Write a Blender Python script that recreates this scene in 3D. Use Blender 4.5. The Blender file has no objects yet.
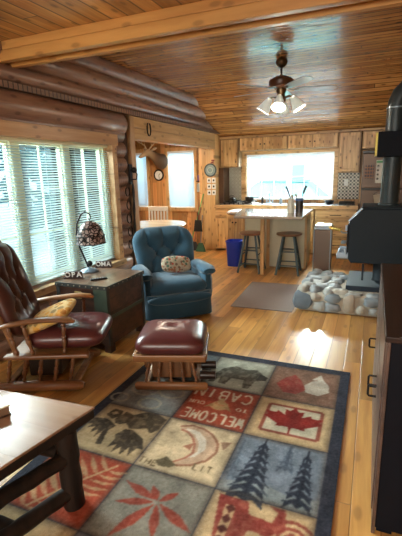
import bpy, bmesh, math, random
import numpy as np
from mathutils import Vector, Matrix
random.seed(7)
C = bpy.context.scene.collection
S = bpy.context.scene
PI = math.pi
R = math.radians

# ------------------------------------------------------------------ camera
def setup_camera():
    F = 404.0
    def c(px, py): return Vector((px - 201, 268 - py, -F))
    Y = c(375, 168).normalized()
    X = -c(-777, 198); X = (X - Y * X.dot(Y)).normalized()
    Z = X.cross(Y)
    cam = bpy.data.cameras.new('camera'); o = bpy.data.objects.new('camera', cam); C.objects.link(o)
    m = Matrix((X, Y, Z)).to_4x4(); m.translation = Vector((0, 0, 1.5))
    o.matrix_world = m
    cam.sensor_fit = 'VERTICAL'; cam.sensor_height = 24.0; cam.lens = F / 536 * 24.0
    cam.clip_start = .02; cam.clip_end = 200
    S.camera = o
setup_camera()
S.view_settings.view_transform = 'Standard'; S.view_settings.look = 'None'
S.view_settings.gamma = 1; S.view_settings.use_curve_mapping = False
S.view_settings.exposure = 0.6
S.cycles.use_denoising = True
S.cycles.max_bounces = 8; S.cycles.diffuse_bounces = 5; S.cycles.glossy_bounces = 3
S.cycles.sample_clamp_indirect = 6
# world: bright, slightly cyan winter sky
w = bpy.data.worlds.new('winter_sky'); S.world = w; w.use_nodes = True
wn = w.node_tree; wn.nodes.clear()
_o = wn.nodes.new('ShaderNodeOutputWorld'); _b = wn.nodes.new('ShaderNodeBackground')
_g = wn.nodes.new('ShaderNodeTexCoord'); _s = wn.nodes.new('ShaderNodeSeparateXYZ'); _r = wn.nodes.new('ShaderNodeValToRGB')
wn.links.new(_g.outputs['Generated'], _s.inputs[0]); wn.links.new(_s.outputs['Z'], _r.inputs[0])
_r.color_ramp.elements[0].position = 0.0; _r.color_ramp.elements[0].color = (.80, .97, 1.0, 1)
_r.color_ramp.elements[1].position = .6; _r.color_ramp.elements[1].color = (.62, .84, 1.0, 1)
wn.links.new(_r.outputs[0], _b.inputs['Color']); _b.inputs['Strength'].default_value = 1.5
wn.links.new(_b.outputs[0], _o.inputs[0])
def area(name, loc, target, sx, sy, power, col=(1, 1, 1)):
    l = bpy.data.lights.new(name, 'AREA'); l.shape = 'RECTANGLE'; l.size = sx; l.size_y = sy; l.energy = power; l.color = col
    o = bpy.data.objects.new(name, l); C.objects.link(o); o.location = loc
    o.rotation_euler = (Vector(target) - Vector(loc)).to_track_quat('-Z', 'Y').to_euler()
    return o
area('sky_light_left_window', (-4.7, 2.9, 2.7), (-2.4, 2.9, .9), 2.6, 1.8, 820, (1, .95, .88))
area('sky_light_kitchen_window', (-1.5, 9.3, 2.7), (-1.5, 7.2, 1.0), 2.2, 1.6, 1500, (1, .95, .87))
area('sky_light_nook_window', (-3.9, 8.7, 2.5), (-3.9, 7.2, 1.0), 1.8, 1.4, 330, (1, .96, .9))
area('nook_fill_light', (-3.5, 6.2, 2.17), (-3.5, 6.2, 0), .4, .4, 22, (1, .88, .68))  # added fill that brightens the nook, out of sight behind the header
area('fill_light_behind_camera', (-.8, -2.9, 1.75), (-.8, 2.5, .9), 2.6, 1.5, 85, (1, .90, .76))  # added fill from behind the camera, set before an invented window opening

sl = bpy.data.lights.new('outdoor_fill_sun', 'SUN'); sl.energy = 3.0; sl.angle = R(4); sl.color = (1, .96, .9)  # weak sun added to brighten the house front, trees and snow outdoors
so = bpy.data.objects.new('outdoor_fill_sun', sl); C.objects.link(so); so.rotation_euler = (R(52), 0, R(12))
# ------------------------------------------------------------------ node helpers
def srgb(r, g, b):
    f = lambda v: (v / 255 / 12.92) if v / 255 <= .04045 else ((v / 255 + .055) / 1.055) ** 2.4
    return (f(r), f(g), f(b))
class NT:
    def __init__(s, name):
        s.m = bpy.data.materials.new(name); s.m.use_nodes = True; s.t = s.m.node_tree; s.t.nodes.clear()
        s.out = s.t.nodes.new('ShaderNodeOutputMaterial'); s.b = s.t.nodes.new('ShaderNodeBsdfPrincipled')
        s.t.links.new(s.b.outputs[0], s.out.inputs[0])
        s.tc = s.t.nodes.new('ShaderNodeTexCoord')
    def put(s, sock, v):
        if isinstance(v, bpy.types.NodeSocket): s.t.links.new(v, sock)
        elif isinstance(v, (tuple, list)) and len(v) == 3 and sock.type == 'RGBA': sock.default_value = (*v, 1)
        else: sock.default_value = v
    def M(s, op, a, b=None, c=None, clamp=False):
        n = s.t.nodes.new('ShaderNodeMath'); n.operation = op; n.use_clamp = clamp
        for i, v in enumerate((a, b, c)):
            if v is not None: s.put(n.inputs[i], v)
        return n.outputs[0]
    def sep(s, v):
        n = s.t.nodes.new('ShaderNodeSeparateXYZ'); s.put(n.inputs[0], v); return n.outputs
    def comb(s, x, y, z):
        n = s.t.nodes.new('ShaderNodeCombineXYZ')
        for i, v in enumerate((x, y, z)): s.put(n.inputs[i], v)
        return n.outputs[0]
    def noise(s, vec, scale=1, detail=3, rough=.5, dist=0):
        n = s.t.nodes.new('ShaderNodeTexNoise'); s.put(n.inputs['Vector'], vec); n.inputs['Scale'].default_value = scale
        n.inputs['Detail'].default_value = detail; n.inputs['Roughness'].default_value = rough; n.inputs['Distortion'].default_value = dist
        return n.outputs['Fac']
    def vor(s, vec, scale=1, feat='F1'):
        n = s.t.nodes.new('ShaderNodeTexVoronoi'); n.feature = feat; s.put(n.inputs['Vector'], vec); n.inputs['Scale'].default_value = scale
        return n.outputs[0]
    def white(s, vec):
        n = s.t.nodes.new('ShaderNodeTexWhiteNoise'); n.noise_dimensions = '3D'; s.put(n.inputs['Vector'], vec); return n.outputs['Value']
    def mix(s, f, a, b, mode='MIX'):
        n = s.t.nodes.new('ShaderNodeMix'); n.data_type = 'RGBA'; n.blend_type = mode
        s.put(n.inputs[0], f); s.put(n.inputs[6], a); s.put(n.inputs[7], b); return n.outputs[2]
    def step(s, v, lo, hi):
        n = s.t.nodes.new('ShaderNodeMapRange'); n.interpolation_type = 'SMOOTHSTEP'; s.put(n.inputs[0], v)
        n.inputs[1].default_value = lo; n.inputs[2].default_value = hi; return n.outputs[0]
    def bump(s, h, strength=.3, dist=.005):
        n = s.t.nodes.new('ShaderNodeBump'); n.inputs['Strength'].default_value = strength; n.inputs['Distance'].default_value = dist
        s.put(n.inputs['Height'], h); s.t.links.new(n.outputs[0], s.b.inputs['Normal'])
    def fin(s, col, rough=.5, metal=0, spec=.5, coat=0):
        s.put(s.b.inputs['Base Color'], col); s.put(s.b.inputs['Roughness'], rough); s.put(s.b.inputs['Metallic'], metal)
        s.b.inputs['Specular IOR Level'].default_value = spec; s.b.inputs['Coat Weight'].default_value = coat
        return s.m
def mat(name, col, rough=.5, metal=0, var=.12, scale=12, bump=0, spec=.5, coat=0, bscale=None, sheen=0):
    s = NT(name); n = s.noise(s.tc.outputs['Object'], scale, 4)
    f = s.M('MULTIPLY_ADD', n, 2 * var, 1 - var)
    c = s.mix(1.0, col, s.comb(f, f, f), 'MULTIPLY')
    if bump:
        s.bump(s.noise(s.tc.outputs['Object'], bscale or scale * 3, 4), bump)
    m = s.fin(c, rough, metal, spec, coat)
    if sheen:
        s.b.inputs['Sheen Weight'].default_value = sheen
    return m
def wood(name, c1, c2, L='y', W='x', plank=None, length=2.4, knots=1.0, rough=.4, groove=.45, gw=.004, coat=0, var=.3, knot_col=(.07, .03, .012), ks=1.0, grain=1.0, ridge=0, spec=.5):
    s = NT(name); x = dict(zip('xyz', s.sep(s.tc.outputs['Object'])))
    T = [k for k in 'xyz' if k not in (L, W)][0]
    l, wv, t = x[L], x[W], x[T]
    if plank:
        q = s.M('DIVIDE', wv, plank); idx = s.M('FLOOR', q); r1 = s.white(s.comb(idx, 3.1, 0))
        l2 = s.M('MULTIPLY_ADD', r1, 7.3, l)
        sg = s.M('DIVIDE', l2, length); seg = s.M('FLOOR', sg); r2 = s.white(s.comb(idx, seg, 1.7))
        fr = s.M('FRACT', q); d = s.M('MULTIPLY', s.M('MINIMUM', fr, s.M('SUBTRACT', 1, fr)), plank)
        fe = s.M('FRACT', sg); de = s.M('MULTIPLY', s.M('MINIMUM', fe, s.M('SUBTRACT', 1, fe)), length)
        g = s.M('MINIMUM', s.step(d, 0, gw), s.step(de, 0, gw * .7))
    else:
        l2 = l; r2 = s.noise(s.comb(l, wv, t), .8, 1); g = None
    tt = s.M('MULTIPLY_ADD', r2, 9.0, t)
    kr = r2 if plank else .37
    tt = s.M('MULTIPLY_ADD', kr, 9.0, t)
    warp = s.noise(s.comb(l2, wv, tt), 2.2, 2)
    w2 = s.M('MULTIPLY_ADD', warp, .05, wv)
    n1 = s.noise(s.comb(s.M('MULTIPLY', l2, 1.6), s.M('MULTIPLY', w2, 26 * grain), s.M('MULTIPLY', tt, 26 * grain)), 1, 4, .6)
    n2 = s.noise(s.comb(s.M('MULTIPLY', l2, .6), s.M('MULTIPLY', w2, 7 * grain), s.M('MULTIPLY', tt, 7 * grain)), 1, 2, .5)
    f = s.step(s.M('MULTIPLY_ADD', n2, .6, s.M('MULTIPLY', n1, .5)), .40, .70)
    col = s.mix(f, c1, c2)
    b = s.M('MULTIPLY_ADD', r2, var * 2, 1 - var); col = s.mix(1.0, col, s.comb(b, b, b), 'MULTIPLY')
    if knots:
        vn = s.t.nodes.new('ShaderNodeTexVoronoi'); vn.voronoi_dimensions = '2D'; vn.inputs['Scale'].default_value = 1
        s.put(vn.inputs['Vector'], s.comb(s.M('MULTIPLY', l2, 3.2 * ks), s.M('MULTIPLY_ADD', kr, 17.0, s.M('MULTIPLY', wv, 7.5 * ks)), 0)); v = vn.outputs['Distance']
        k = s.M('SUBTRACT', 1, s.step(v, .06, .15))
        col = s.mix(s.M('MULTIPLY', k, .85 * knots), col, knot_col)
        k2 = s.M('SUBTRACT', 1, s.step(v, .1, .36))
        col = s.mix(s.M('MULTIPLY', k2, .3 * knots), col, c2)
    h = s.M('MULTIPLY', n1, .15)
    if g is not None:
        gg = s.M('MULTIPLY_ADD', g, 1 - groove, groove)
        col = s.mix(1.0, col, s.comb(gg, gg, gg), 'MULTIPLY'); h = s.M('ADD', h, s.M('MULTIPLY', g, 1.0))
    if ridge:   # shallow cupping across each board
        h = s.M('ADD', h, s.M('MULTIPLY', d, ridge / plank))
    s.bump(h, .35, .004)
    return s.fin(col, rough, 0, spec, coat)

# ------------------------------------------------------------------ mesh helpers
class MB:
    def __init__(s): s.v = []; s.f = []; s.mi = []; s.k = 0
    def add(s, vs, fs, M=None):
        o = len(s.v)
        for p in vs:
            p = Vector(p); s.v.append(tuple(M @ p) if M is not None else tuple(p))
        for f in fs: s.f.append(tuple(i + o for i in f)); s.mi.append(s.k)
        return s
    def mat(s, k): s.k = k; return s
    def box(s, x0, x1, y0, y1, z0, z1, M=None):
        v = [(x0, y0, z0), (x1, y0, z0), (x1, y1, z0), (x0, y1, z0), (x0, y0, z1), (x1, y0, z1), (x1, y1, z1), (x0, y1, z1)]
        return s.add(v, [(0, 3, 2, 1), (4, 5, 6, 7), (0, 1, 5, 4), (1, 2, 6, 5), (2, 3, 7, 6), (3, 0, 4, 7)], M)
    def sweep(s, pts, radii, seg=10, flat=None, caps=True, up=None, M=None):
        """tube through pts; radii number or list of number / (a,b) ellipse"""
        pts = [Vector(p) for p in pts]; n = len(pts)
        if not isinstance(radii, (list, tuple)): radii = [radii] * n
        u = None; vs = []
        for i in range(n):
            t = (pts[min(i + 1, n - 1)] - pts[max(i - 1, 0)])
            t = t.normalized() if t.length > 1e-9 else Vector((0, 0, 1))
            if u is None:
                a = Vector(up) if up else (Vector((0, 0, 1)) if abs(t.z) < .9 else Vector((1, 0, 0)))
                u = (a - t * a.dot(t)).normalized()
            else:
                u = (u - t * u.dot(t)).normalized()
            w = t.cross(u)
            r = radii[i]; ra, rb = r if isinstance(r, (list, tuple)) else (r, r)
            for k in range(seg):
                an = 2 * PI * k / seg
                vs.append(pts[i] + u * math.cos(an) * ra + w * math.sin(an) * rb)
        fs = []
        for i in range(n - 1):
            for k in range(seg):
                a = i * seg + k; b = i * seg + (k + 1) % seg
                fs.append((a, b, b + seg, a + seg))
        if caps:
            fs.append(tuple(reversed(range(seg)))); fs.append(tuple(range((n - 1) * seg, n * seg)))
        return s.add(vs, fs, M)
    def cyl(s, p0, p1, r0, r1=None, seg=16, M=None): return s.sweep([p0, p1], [r0, r0 if r1 is None else r1], seg, M=M)
    def lathe(s, prof, seg=20, o=(0, 0, 0), M=None):
        """prof list of (r,z)"""
        vs = []; fs = []; n = len(prof)
        for r, z in prof:
            for k in range(seg):
                a = 2 * PI * k / seg; vs.append((o[0] + max(r, 1e-4) * math.cos(a), o[1] + max(r, 1e-4) * math.sin(a), o[2] + z))
        for i in range(n - 1):
            for k in range(seg):
                a = i * seg + k; b = i * seg + (k + 1) % seg; fs.append((a, b, b + seg, a + seg))
        if prof[0][0] < .002: fs.append(tuple(reversed(range(seg))))
        if prof[-1][0] < .002: fs.append(tuple(range((n - 1) * seg, n * seg)))
        return s.add(vs, fs, M)
    def prism(s, poly, h, M=None):
        """poly in xy, extruded 0..h in z"""
        n = len(poly); vs = [(x, y, 0) for x, y in poly] + [(x, y, h) for x, y in poly]
        fs = [tuple(reversed(range(n))), tuple(range(n, 2 * n))] + [(i, (i + 1) % n, (i + 1) % n + n, i + n) for i in range(n)]
        return s.add(vs, fs, M)
    def ball(s, c, r, seg=14, rings=9, M=None, n=2.0, fn=None):
        rx, ry, rz = r if isinstance(r, (tuple, list)) else (r, r, r)
        vs = []; fs = []
        for i in range(rings + 1):
            th = PI * i / rings
            for k in range(seg):
                ph = 2 * PI * k / seg
                d = Vector((math.sin(th) * math.cos(ph), math.sin(th) * math.sin(ph), math.cos(th)))
                if n != 2: d = d / ((abs(d.x) ** n + abs(d.y) ** n + abs(d.z) ** n) ** (1 / n))
                if fn: d = d * fn(d)
                vs.append((c[0] + d.x * rx, c[1] + d.y * ry, c[2] + d.z * rz))
        for i in range(rings):
            for k in range(seg):
                a = i * seg + k; b = i * seg + (k + 1) % seg; fs.append((a, a + seg, b + seg, b))
        return s.add(vs, fs, M)
    def build(s, name, mats, parent=None, smooth=False, bevel=0, loc=None, weld=False):
        me = bpy.data.meshes.new(name); me.from_pydata(s.v, [], s.f)
        for m in (mats if isinstance(mats, (list, tuple)) else [mats]): me.materials.append(m)
        me.polygons.foreach_set('material_index', s.mi)
        if weld:
            bm = bmesh.new(); bm.from_mesh(me); bmesh.ops.remove_doubles(bm, verts=bm.verts, dist=2e-4); bm.to_mesh(me); bm.free()
        me.validate(); me.update()
        if smooth:
            me.polygons.foreach_set('use_smooth', [True] * len(me.polygons))
            bm = bmesh.new(); bm.from_mesh(me)
            for e in bm.edges:
                if len(e.link_faces) == 2 and e.calc_face_angle(0) > R(42): e.smooth = False
            bm.to_mesh(me); bm.free()
        o = bpy.data.objects.new(name, me); C.objects.link(o)
        if parent: o.parent = parent
        if loc: o.location = loc
        if bevel:
            b = o.modifiers.new('bevel', 'BEVEL'); b.width = bevel; b.segments = 2; b.limit_method = 'ANGLE'
        return o
def tag(o, label, cat, group=None, kind=None):
    o['label'] = label; o['category'] = cat
    if group: o['group'] = group
    if kind: o['kind'] = kind
    return o
def thing(name, label, cat, loc=(0, 0, 0), rz=0, group=None):
    o = bpy.data.objects.new(name, None); C.objects.link(o); o.location = loc; o.rotation_euler = (0, 0, R(rz)); o.empty_display_size = .05
    return tag(o, label, cat, group)
def struct(name, mb, m, **k):
    o = mb.build(name, m, **k); o['kind'] = 'structure'; return o
def dup(root, loc, rz=None, label=None):
    r = root.copy(); C.objects.link(r); r.location = loc
    if rz is not None: r.rotation_euler = (0, 0, R(rz))
    if label: r['label'] = label
    for ch in list(root.children):
        c = ch.copy(); C.objects.link(c); c.parent = r
        for g in ch.children:
            d = g.copy(); C.objects.link(d); d.parent = c
    return r
def MX(loc=(0, 0, 0), rx=0, ry=0, rz=0, sc=(1, 1, 1)):
    return Matrix.Translation(loc) @ Matrix.Rotation(R(rz), 4, 'Z') @ Matrix.Rotation(R(ry), 4, 'Y') @ Matrix.Rotation(R(rx), 4, 'X') @ Matrix.Diagonal((*sc, 1))
def cushion(mb, sx, sy, sz, n=5, res=22, fn=None, M=None, nz=2.6):
    """rounded cushion: two height fields over a superellipse plan joined at the rim.
    fn(u,v) gives an extra top displacement (u,v in -1..1)"""
    vs = []; fs = []; K = res
    def plan(u, v):  # square -> superellipse
        a, b = abs(u), abs(v); m = max(a, b)
        if m < 1e-9: return 0, 0
        k = m / ((a ** n + b ** n) ** (1 / n)); return u * k, v * k
    for side in (1, -1):
        for i in range(K + 1):
            for j in range(K + 1):
                u = -math.cos(PI * i / K); v = -math.cos(PI * j / K); x, y = plan(u, v)
                m = max(abs(u), abs(v)); h = max(0, 1 - m ** nz) ** .5
                z = side * h * sz
                if fn: z += fn(x, y) * h if side == 1 else 0
                vs.append((x * sx, y * sy, z))
    N = (K + 1) ** 2
    for i in range(K):
        for j in range(K):
            a = i * (K + 1) + j
            fs.append((a, a + K + 1, a + K + 2, a + 1)); fs.append((N + a, N + a + 1, N + a + K + 2, N + a + K + 1))
    return mb.add(vs, fs, M)
def bead_profile(h, r, style=0):
    """turned spindle profile of height h, max radius r"""
    P = [(.62, 0), (.62, .05), (.95, .08), (.95, .11), (.6, .14), (.55, .2), (1, .38), (1, .44), (.6, .5), (.95, .53), (.95, .56), (.6, .6), (.9, .72), (.75, .84), (.5, .9), (.85, .93), (.85, .96), (.55, 1)]
    return [(a * r, b * h) for a, b in P]
def spindle(mb, p0, p1, r, seg=10):
    p0, p1 = Vector(p0), Vector(p1); d = p1 - p0
    q = Vector((0, 0, 1)).rotation_difference(d.normalized()).to_matrix().to_4x4()
    return mb.lathe(bead_profile(d.length, r), seg, M=Matrix.Translation(p0) @ q)

# ------------------------------------------------------------------ materials
PINE_C = wood('ceiling_pine', (.64, .32, .10), (.36, .14, .035), L='x', W='y', plank=.09, length=3.1, knots=1.0, rough=.26, groove=.12, gw=.012, ks=1.15, coat=.3, ridge=.8, var=.3)
PINE_N = wood('near_ceiling_pine', (.66, .36, .12), (.38, .165, .045), L='y', W='x', plank=.13, length=3.4, knots=.8, rough=.3, groove=.12, gw=.012, coat=.3)
FLOOR = wood('oak_floor', (.62, .34, .10), (.42, .195, .055), L='y', W='x', plank=.125, length=1.5, knots=.5, rough=.30, groove=.4, gw=.004, coat=.12, ks=.8, var=.3, knot_col=(.12, .05, .02), spec=.6)
LOG = wood('log_pine', (.36, .205, .135), (.17, .088, .058), L='y', W='z', knots=.8, rough=.35, ks=1.1, coat=.1, var=.2)
BEAM = wood('beam_pine', (.62, .33, .10), (.46, .21, .055), L='x', W='z', knots=.5, rough=.35, ks=.9, grain=.6)
TRIMW = wood('trim_pine', (.62, .40, .20), (.46, .26, .11), L='y', W='z', knots=.7, rough=.4, ks=1.2)
WALLV = wood('panel_pine', (.56, .32, .13), (.40, .20, .07), L='z', W='x', plank=.12, length=3.0, knots=.6, rough=.4, groove=.4, gw=.006)
WALLY = wood('panel_pine_side', (.56, .32, .13), (.40, .20, .07), L='z', W='y', plank=.12, length=3.0, knots=.6, rough=.4, groove=.4, gw=.006)
PANEL = wood('post_pine', (.66, .42, .19), (.50, .28, .11), L='z', W='x', knots=.7, rough=.4)
CAB = wood('cabinet_hickory', (.86, .60, .29), (.50, .28, .11), L='z', W='x', knots=1.0, rough=.35, ks=1.4, var=.35, grain=.8)
CABD = wood('cabinet_carcass_shaded', (.50, .31, .13), (.30, .17, .07), L='z', W='x', knots=.4, rough=.4, ks=1.4)  # darker copy of the cabinet wood, paints in shade around the doors
CABX = wood('cabinet_rail', (.76, .50, .24), (.42, .23, .09), L='x', W='z', knots=.8, rough=.35, ks=1.3, var=.3)
OAK = wood('glider_oak', (.30, .14, .05), (.15, .06, .02), L='x', W='z', knots=0, rough=.42, coat=.08, grain=1.6, var=.15)
OAKZ = wood('spindle_oak', (.22, .10, .04), (.11, .045, .018), L='z', W='x', knots=0, rough=.42, coat=.08, var=.15)
TABLE = wood('table_maple', (.36, .23, .15), (.25, .145, .085), L='x', W='y', plank=.19, length=4, knots=.35, rough=.22, groove=.75, gw=.002, coat=.3, var=.1, grain=.7)
DLOG = wood('bark_log', (.022, .014, .010), (.007, .005, .004), L='z', W='x', knots=.3, rough=.5, var=.3, spec=.25)
CHESTW = wood('chest_wood', (.085, .036, .022), (.030, .015, .011), L='x', W='z', knots=.3, rough=.4, var=.3, plank=.12, length=3, groove=.4)
CHESTT = wood('chest_top', (.22, .13, .08), (.09, .05, .032), L='y', W='x', knots=.2, rough=.28, coat=.3, var=.25, plank=.13, length=3)
DRESS = wood('dresser_wood', (.040, .018, .011), (.018, .008, .006), L='y', W='x', knots=0, rough=.45, var=.15, spec=.3)
DRESSG = wood('dresser_front', (.13, .085, .07), (.06, .042, .038), L='y', W='z', knots=.2, rough=.35, var=.25)
STOOLW = wood('stool_seat_wood', (.36, .19, .09), (.22, .10, .05), L='x', W='y', knots=0, rough=.35)
PALEW = mat('pale_wood', (.66, .60, .48), .45, var=.1)
CREAM = mat('cream_panel', (.60, .58, .43), .5, var=.08)
WHITE = mat('white_paint', (.80, .82, .82), .4, var=.03)
VINYL = mat('vinyl_frame', (.80, .88, .92), .4, var=.03)
MULL = mat('pale_yellow_frame', (.78, .76, .52), .5, var=.05)
BLIND = mat('blind_slat', (.68, .76, .74), .45, var=.03)
BLACK = mat('black_metal', (.008, .008, .010), .45, 0, var=.2, spec=.3)
IRON = mat('black_iron', (.022, .018, .016), .5, .5, var=.2)
BLK = mat('black_plastic', (.012, .012, .014), .35)
STOVE = mat('stove_steel', (.010, .018, .026), .55, 0, var=.12, scale=5, spec=.25)
PIPE = mat('stove_pipe', (.028, .042, .048), .42, .2, var=.15, scale=4)
NAVY = mat('navy_paint', (.004, .006, .012), .6, var=.25, scale=9, spec=.15)
TEAL = mat('teal_stool_paint', (.055, .10, .12), .4, var=.2)
GOLD = mat('brass', (.70, .50, .14), .35, .8)
YEL = mat('yellow_grille', (.85, .68, .12), .4, .1)
ABRASS = mat('antique_brass', (.16, .11, .06), .3, .9, var=.15)
WALNUT = mat('walnut_housing', (.09, .035, .015), .3, var=.3, coat=.3)
FROST = mat('frosted_glass', (.78, .84, .86), .35, var=.08, scale=25)
BLADE = mat('fan_blade', (.42, .46, .50), .22, var=.06, coat=.3)
LEATHER = mat('oxblood_leather', (.085, .020, .020), .30, var=.25, scale=7, bump=.12, bscale=160, coat=.15)
LEATHB = mat('brown_leather', (.060, .018, .014), .32, var=.3, scale=6, bump=.12, bscale=160, coat=.1)
VELVET = mat('blue_plush', (.012, .055, .095), .9, var=.3, scale=9, bump=.25, bscale=220, sheen=.25)
BINBLUE = mat('bin_blue', (.015, .055, .62), .35, var=.04)
STEEL = mat('stainless', (.17, .125, .10), .42, .4, var=.08, scale=3)
FRIDGE = mat('fridge_steel', (.15, .105, .08), .42, .4, var=.08, scale=3)
GREY = mat('grey_metal', (.34, .42, .50), .35, .5)
COUNTER = mat('granite_counter', (.36, .40, .44), .18, var=.4, scale=60, coat=.3)
ISLTOP = mat('island_laminate', (.42, .36, .30), .14, var=.12, scale=30, coat=.5)
MORTAR = mat('mortar', (.42, .40, .34), .85, var=.25, scale=14, bump=.5)
PAPER = mat('paper', (.80, .80, .76), .6, var=.04)
WATERG = mat('green_stripe', (.10, .35, .18), .6)
def glass(name, tint=(.86, .97, 1.0)):
    s = NT(name); s.t.nodes.remove(s.b)
    tr = s.t.nodes.new('ShaderNodeBsdfTransparent'); tr.inputs[0].default_value = (*tint, 1)
    gl = s.t.nodes.new('ShaderNodeBsdfGlossy'); gl.inputs['Roughness'].default_value = .02
    fr = s.t.nodes.new('ShaderNodeFresnel'); fr.inputs[0].default_value = 1.35
    mx = s.t.nodes.new('ShaderNodeMixShader')
    s.t.links.new(fr.outputs[0], mx.inputs[0]); s.t.links.new(tr.outputs[0], mx.inputs[1]); s.t.links.new(gl.outputs[0], mx.inputs[2])
    s.t.links.new(mx.outputs[0], s.out.inputs[0]); return s.m
GLASS = glass('window_glass')

def translucent(m, col, f=.5):
    t = m.node_tree; b = [n for n in t.nodes if n.type == 'BSDF_PRINCIPLED'][0]; o = [n for n in t.nodes if n.type == 'OUTPUT_MATERIAL'][0]
    tr = t.nodes.new('ShaderNodeBsdfTranslucent'); tr.inputs[0].default_value = (*col, 1); mx = t.nodes.new('ShaderNodeMixShader'); mx.inputs[0].default_value = f
    t.links.new(b.outputs[0], mx.inputs[1]); t.links.new(tr.outputs[0], mx.inputs[2]); t.links.new(mx.outputs[0], o.inputs[0]); return m
translucent(VINYL, (.80, .93, 1.0), .4); translucent(BLIND, (.62, .86, .92), .25); translucent(FROST, (.9, .93, .93), .3)
# ------------------------------------------------------------------ structure
ZC = 2.68
def ceil_z(y): return ZC if y < 6.1 else (ZC - (y - 6.1) * .40 if y < 7.0 else 2.32 - (y - 7.0) * .25)
NOOK = [(-2.95, 4.25), (-2.95, 8.1), (-4.95, 8.1), (-4.95, 7.72)]
struct('floor', MB().box(-2.95, 1.2, -3, 8.1, -.08, 0).prism(NOOK[::-1], .08, M=Matrix.Translation((0, 0, -.08))), FLOOR)
# ceiling behind the beam: cross boards, flat and then sloping to the kitchen wall
m = MB(); ys = [2.6, 6.1, 7.0, 8.1]
for a, b in zip(ys, ys[1:]):
    za, zb = ceil_z(a), ceil_z(b)
    m.add([(-3.0, a, za), (1.2, a, za), (1.2, b, zb), (-3.0, b, zb), (-3.0, a, za + .1), (1.2, a, za + .1), (1.2, b, zb + .1), (-3.0, b, zb + .1)],
          [(0, 3, 2, 1), (4, 5, 6, 7), (0, 1, 5, 4), (1, 2, 6, 5), (2, 3, 7, 6), (3, 0, 4, 7)])
c_ = struct('ceiling', m, PINE_C)
m = MB().box(-3.4, 1.2, -3, 2.6, 2.515, ZC + .1)
struct('ceiling_near', m, PINE_N)
# ceiling beam and its ledger board
m = MB().box(-2.95, 1.0, 2.555, 2.62, 2.452, 2.516).box(-2.95, 1.0, 2.545, 2.61, 2.372, 2.449)
struct('trim_1', m, BEAM, bevel=.006)
struct('trim_2', MB().box(-2.95, 1.0, 2.68, 2.73, 2.362, 2.47).box(-2.95, 1.0, 2.62, 2.70, 2.47, ZC), BEAM, bevel=.004)
# left log wall
WX = -2.8; WY0, WY1, WZ0, WZ1 = 1.2, 3.99, .53, 1.83
def logcyl(mb, x, z, r, y0, y1, endround=True):
    pts = [(x, y0, z)]; rad = [r]
    n = 14
    for i in range(1, n): pts.append((x, y0 + (y1 - y0) * i / n, z)); rad.append(r * (1 + .025 * math.sin(i * 2.3 + z * 31)))
    if endround: pts += [(x, y1 - .03, z), (x, y1 - .008, z), (x, y1, z)]; rad += [r, r * .86, r * .6]
    else: pts.append((x, y1, z)); rad.append(r)
    mb.sweep(pts, rad, 20)
m = MB()
z = .085
while z < 2.0:
    if z < WZ0 - .05 or z > WZ1 + .1:
        logcyl(m, WX - .04, z, .1, -3, 4.29)
    else:
        logcyl(m, WX - .04, z, .1, 4.03, 4.29); logcyl(m, WX - .04, z, .1, -3, WY0 - .02)
    z += .17
logcyl(m, WX - .03, 2.07, .135, -3, 4.29)
for k, (xx, zz, r) in enumerate([(WX - .02, 2.325, .085), (WX + .02, 2.475, .09), (WX + .045, 2.625, .092)]):
    logcyl(m, xx, zz, r, -3, 7.9, False)
m.box(WX - .2, WX - .08, -3, WY0 - .02, 0, ZC); m.box(WX - .2, WX - .08, 4.02, 4.3, 0, ZC)
m.box(WX - .2, WX - .08, WY0 - .02, 4.02, 0, WZ0 - .02); m.box(WX - .2, WX - .08, WY0 - .02, 4.02, WZ1 + .02, ZC)
m.box(WX - .2, WX - .08, 4.3, 8.1, 2.2, ZC)
struct('wall_left', m, LOG, smooth=True)
# dark pegged frieze strip
s = NT('frieze'); x, y, z_ = s.sep(s.tc.outputs['Object'])
fr = s.M('FRACT', s.M('DIVIDE', y, .05)); pk = s.M('GREATER_THAN', fr, .22)
struct('trim_3', MB().box(WX + .0, WX + .07, -3, 7.5, 2.195, 2.245), s.fin(s.mix(pk, (.010, .006, .005), (.22, .13, .085)), .5))
# window trim, left
m = MB().box(WX - .02, WX + .065, -3, 4.10, WZ1 - .005, 1.945)
m.box(WX - .06, WX + .06, 3.985, 4.07, WZ0 - .07, WZ1)
struct('trim_4', m, TRIMW, bevel=.005)
m = MB().box(WX - .06, WX + .09, WY0 - .1, 4.08, WZ0 - .085, WZ0 - .02)
struct('trim_5', m, TRIMW, bevel=.005)
def window_unit(mb_f, mb_g, ax, a0, a1, p, z0, z1, fw, nx, nz, mw=.012, th=.05):
    """frame and muntins in the plane ax = p, spanning a0..a1"""
    def bx(u0, u1, d0, d1, q0, q1, M):
        M.box(d0, d1, u0, u1, q0, q1) if ax == 'x' else M.box(u0, u1, d0, d1, q0, q1)
    bx(a0, a0 + fw, p - th / 2, p + th / 2, z0, z1, mb_f); bx(a1 - fw, a1, p - th / 2, p + th / 2, z0, z1, mb_f)
    bx(a0 + fw, a1 - fw, p - th / 2, p + th / 2, z0, z0 + fw, mb_f); bx(a0 + fw, a1 - fw, p - th / 2, p + th / 2, z1 - fw, z1, mb_f)
    for i in range(1, nx):
        c = a0 + fw + (a1 - a0 - 2 * fw) * i / nx; bx(c - mw / 2, c + mw / 2, p - .01, p + .01, z0 + fw, z1 - fw, mb_f)
    for i in range(1, nz):
        c = z0 + fw + (z1 - z0 - 2 * fw) * i / nz; bx(a0 + fw, a1 - fw, p - .009, p + .009, c - mw / 2, c + mw / 2, mb_f)
    bx(a0 + fw, a1 - fw, p - .004, p + .004, z0 + fw, z1 - fw, mb_g)
f = MB(); g = MB()
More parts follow.
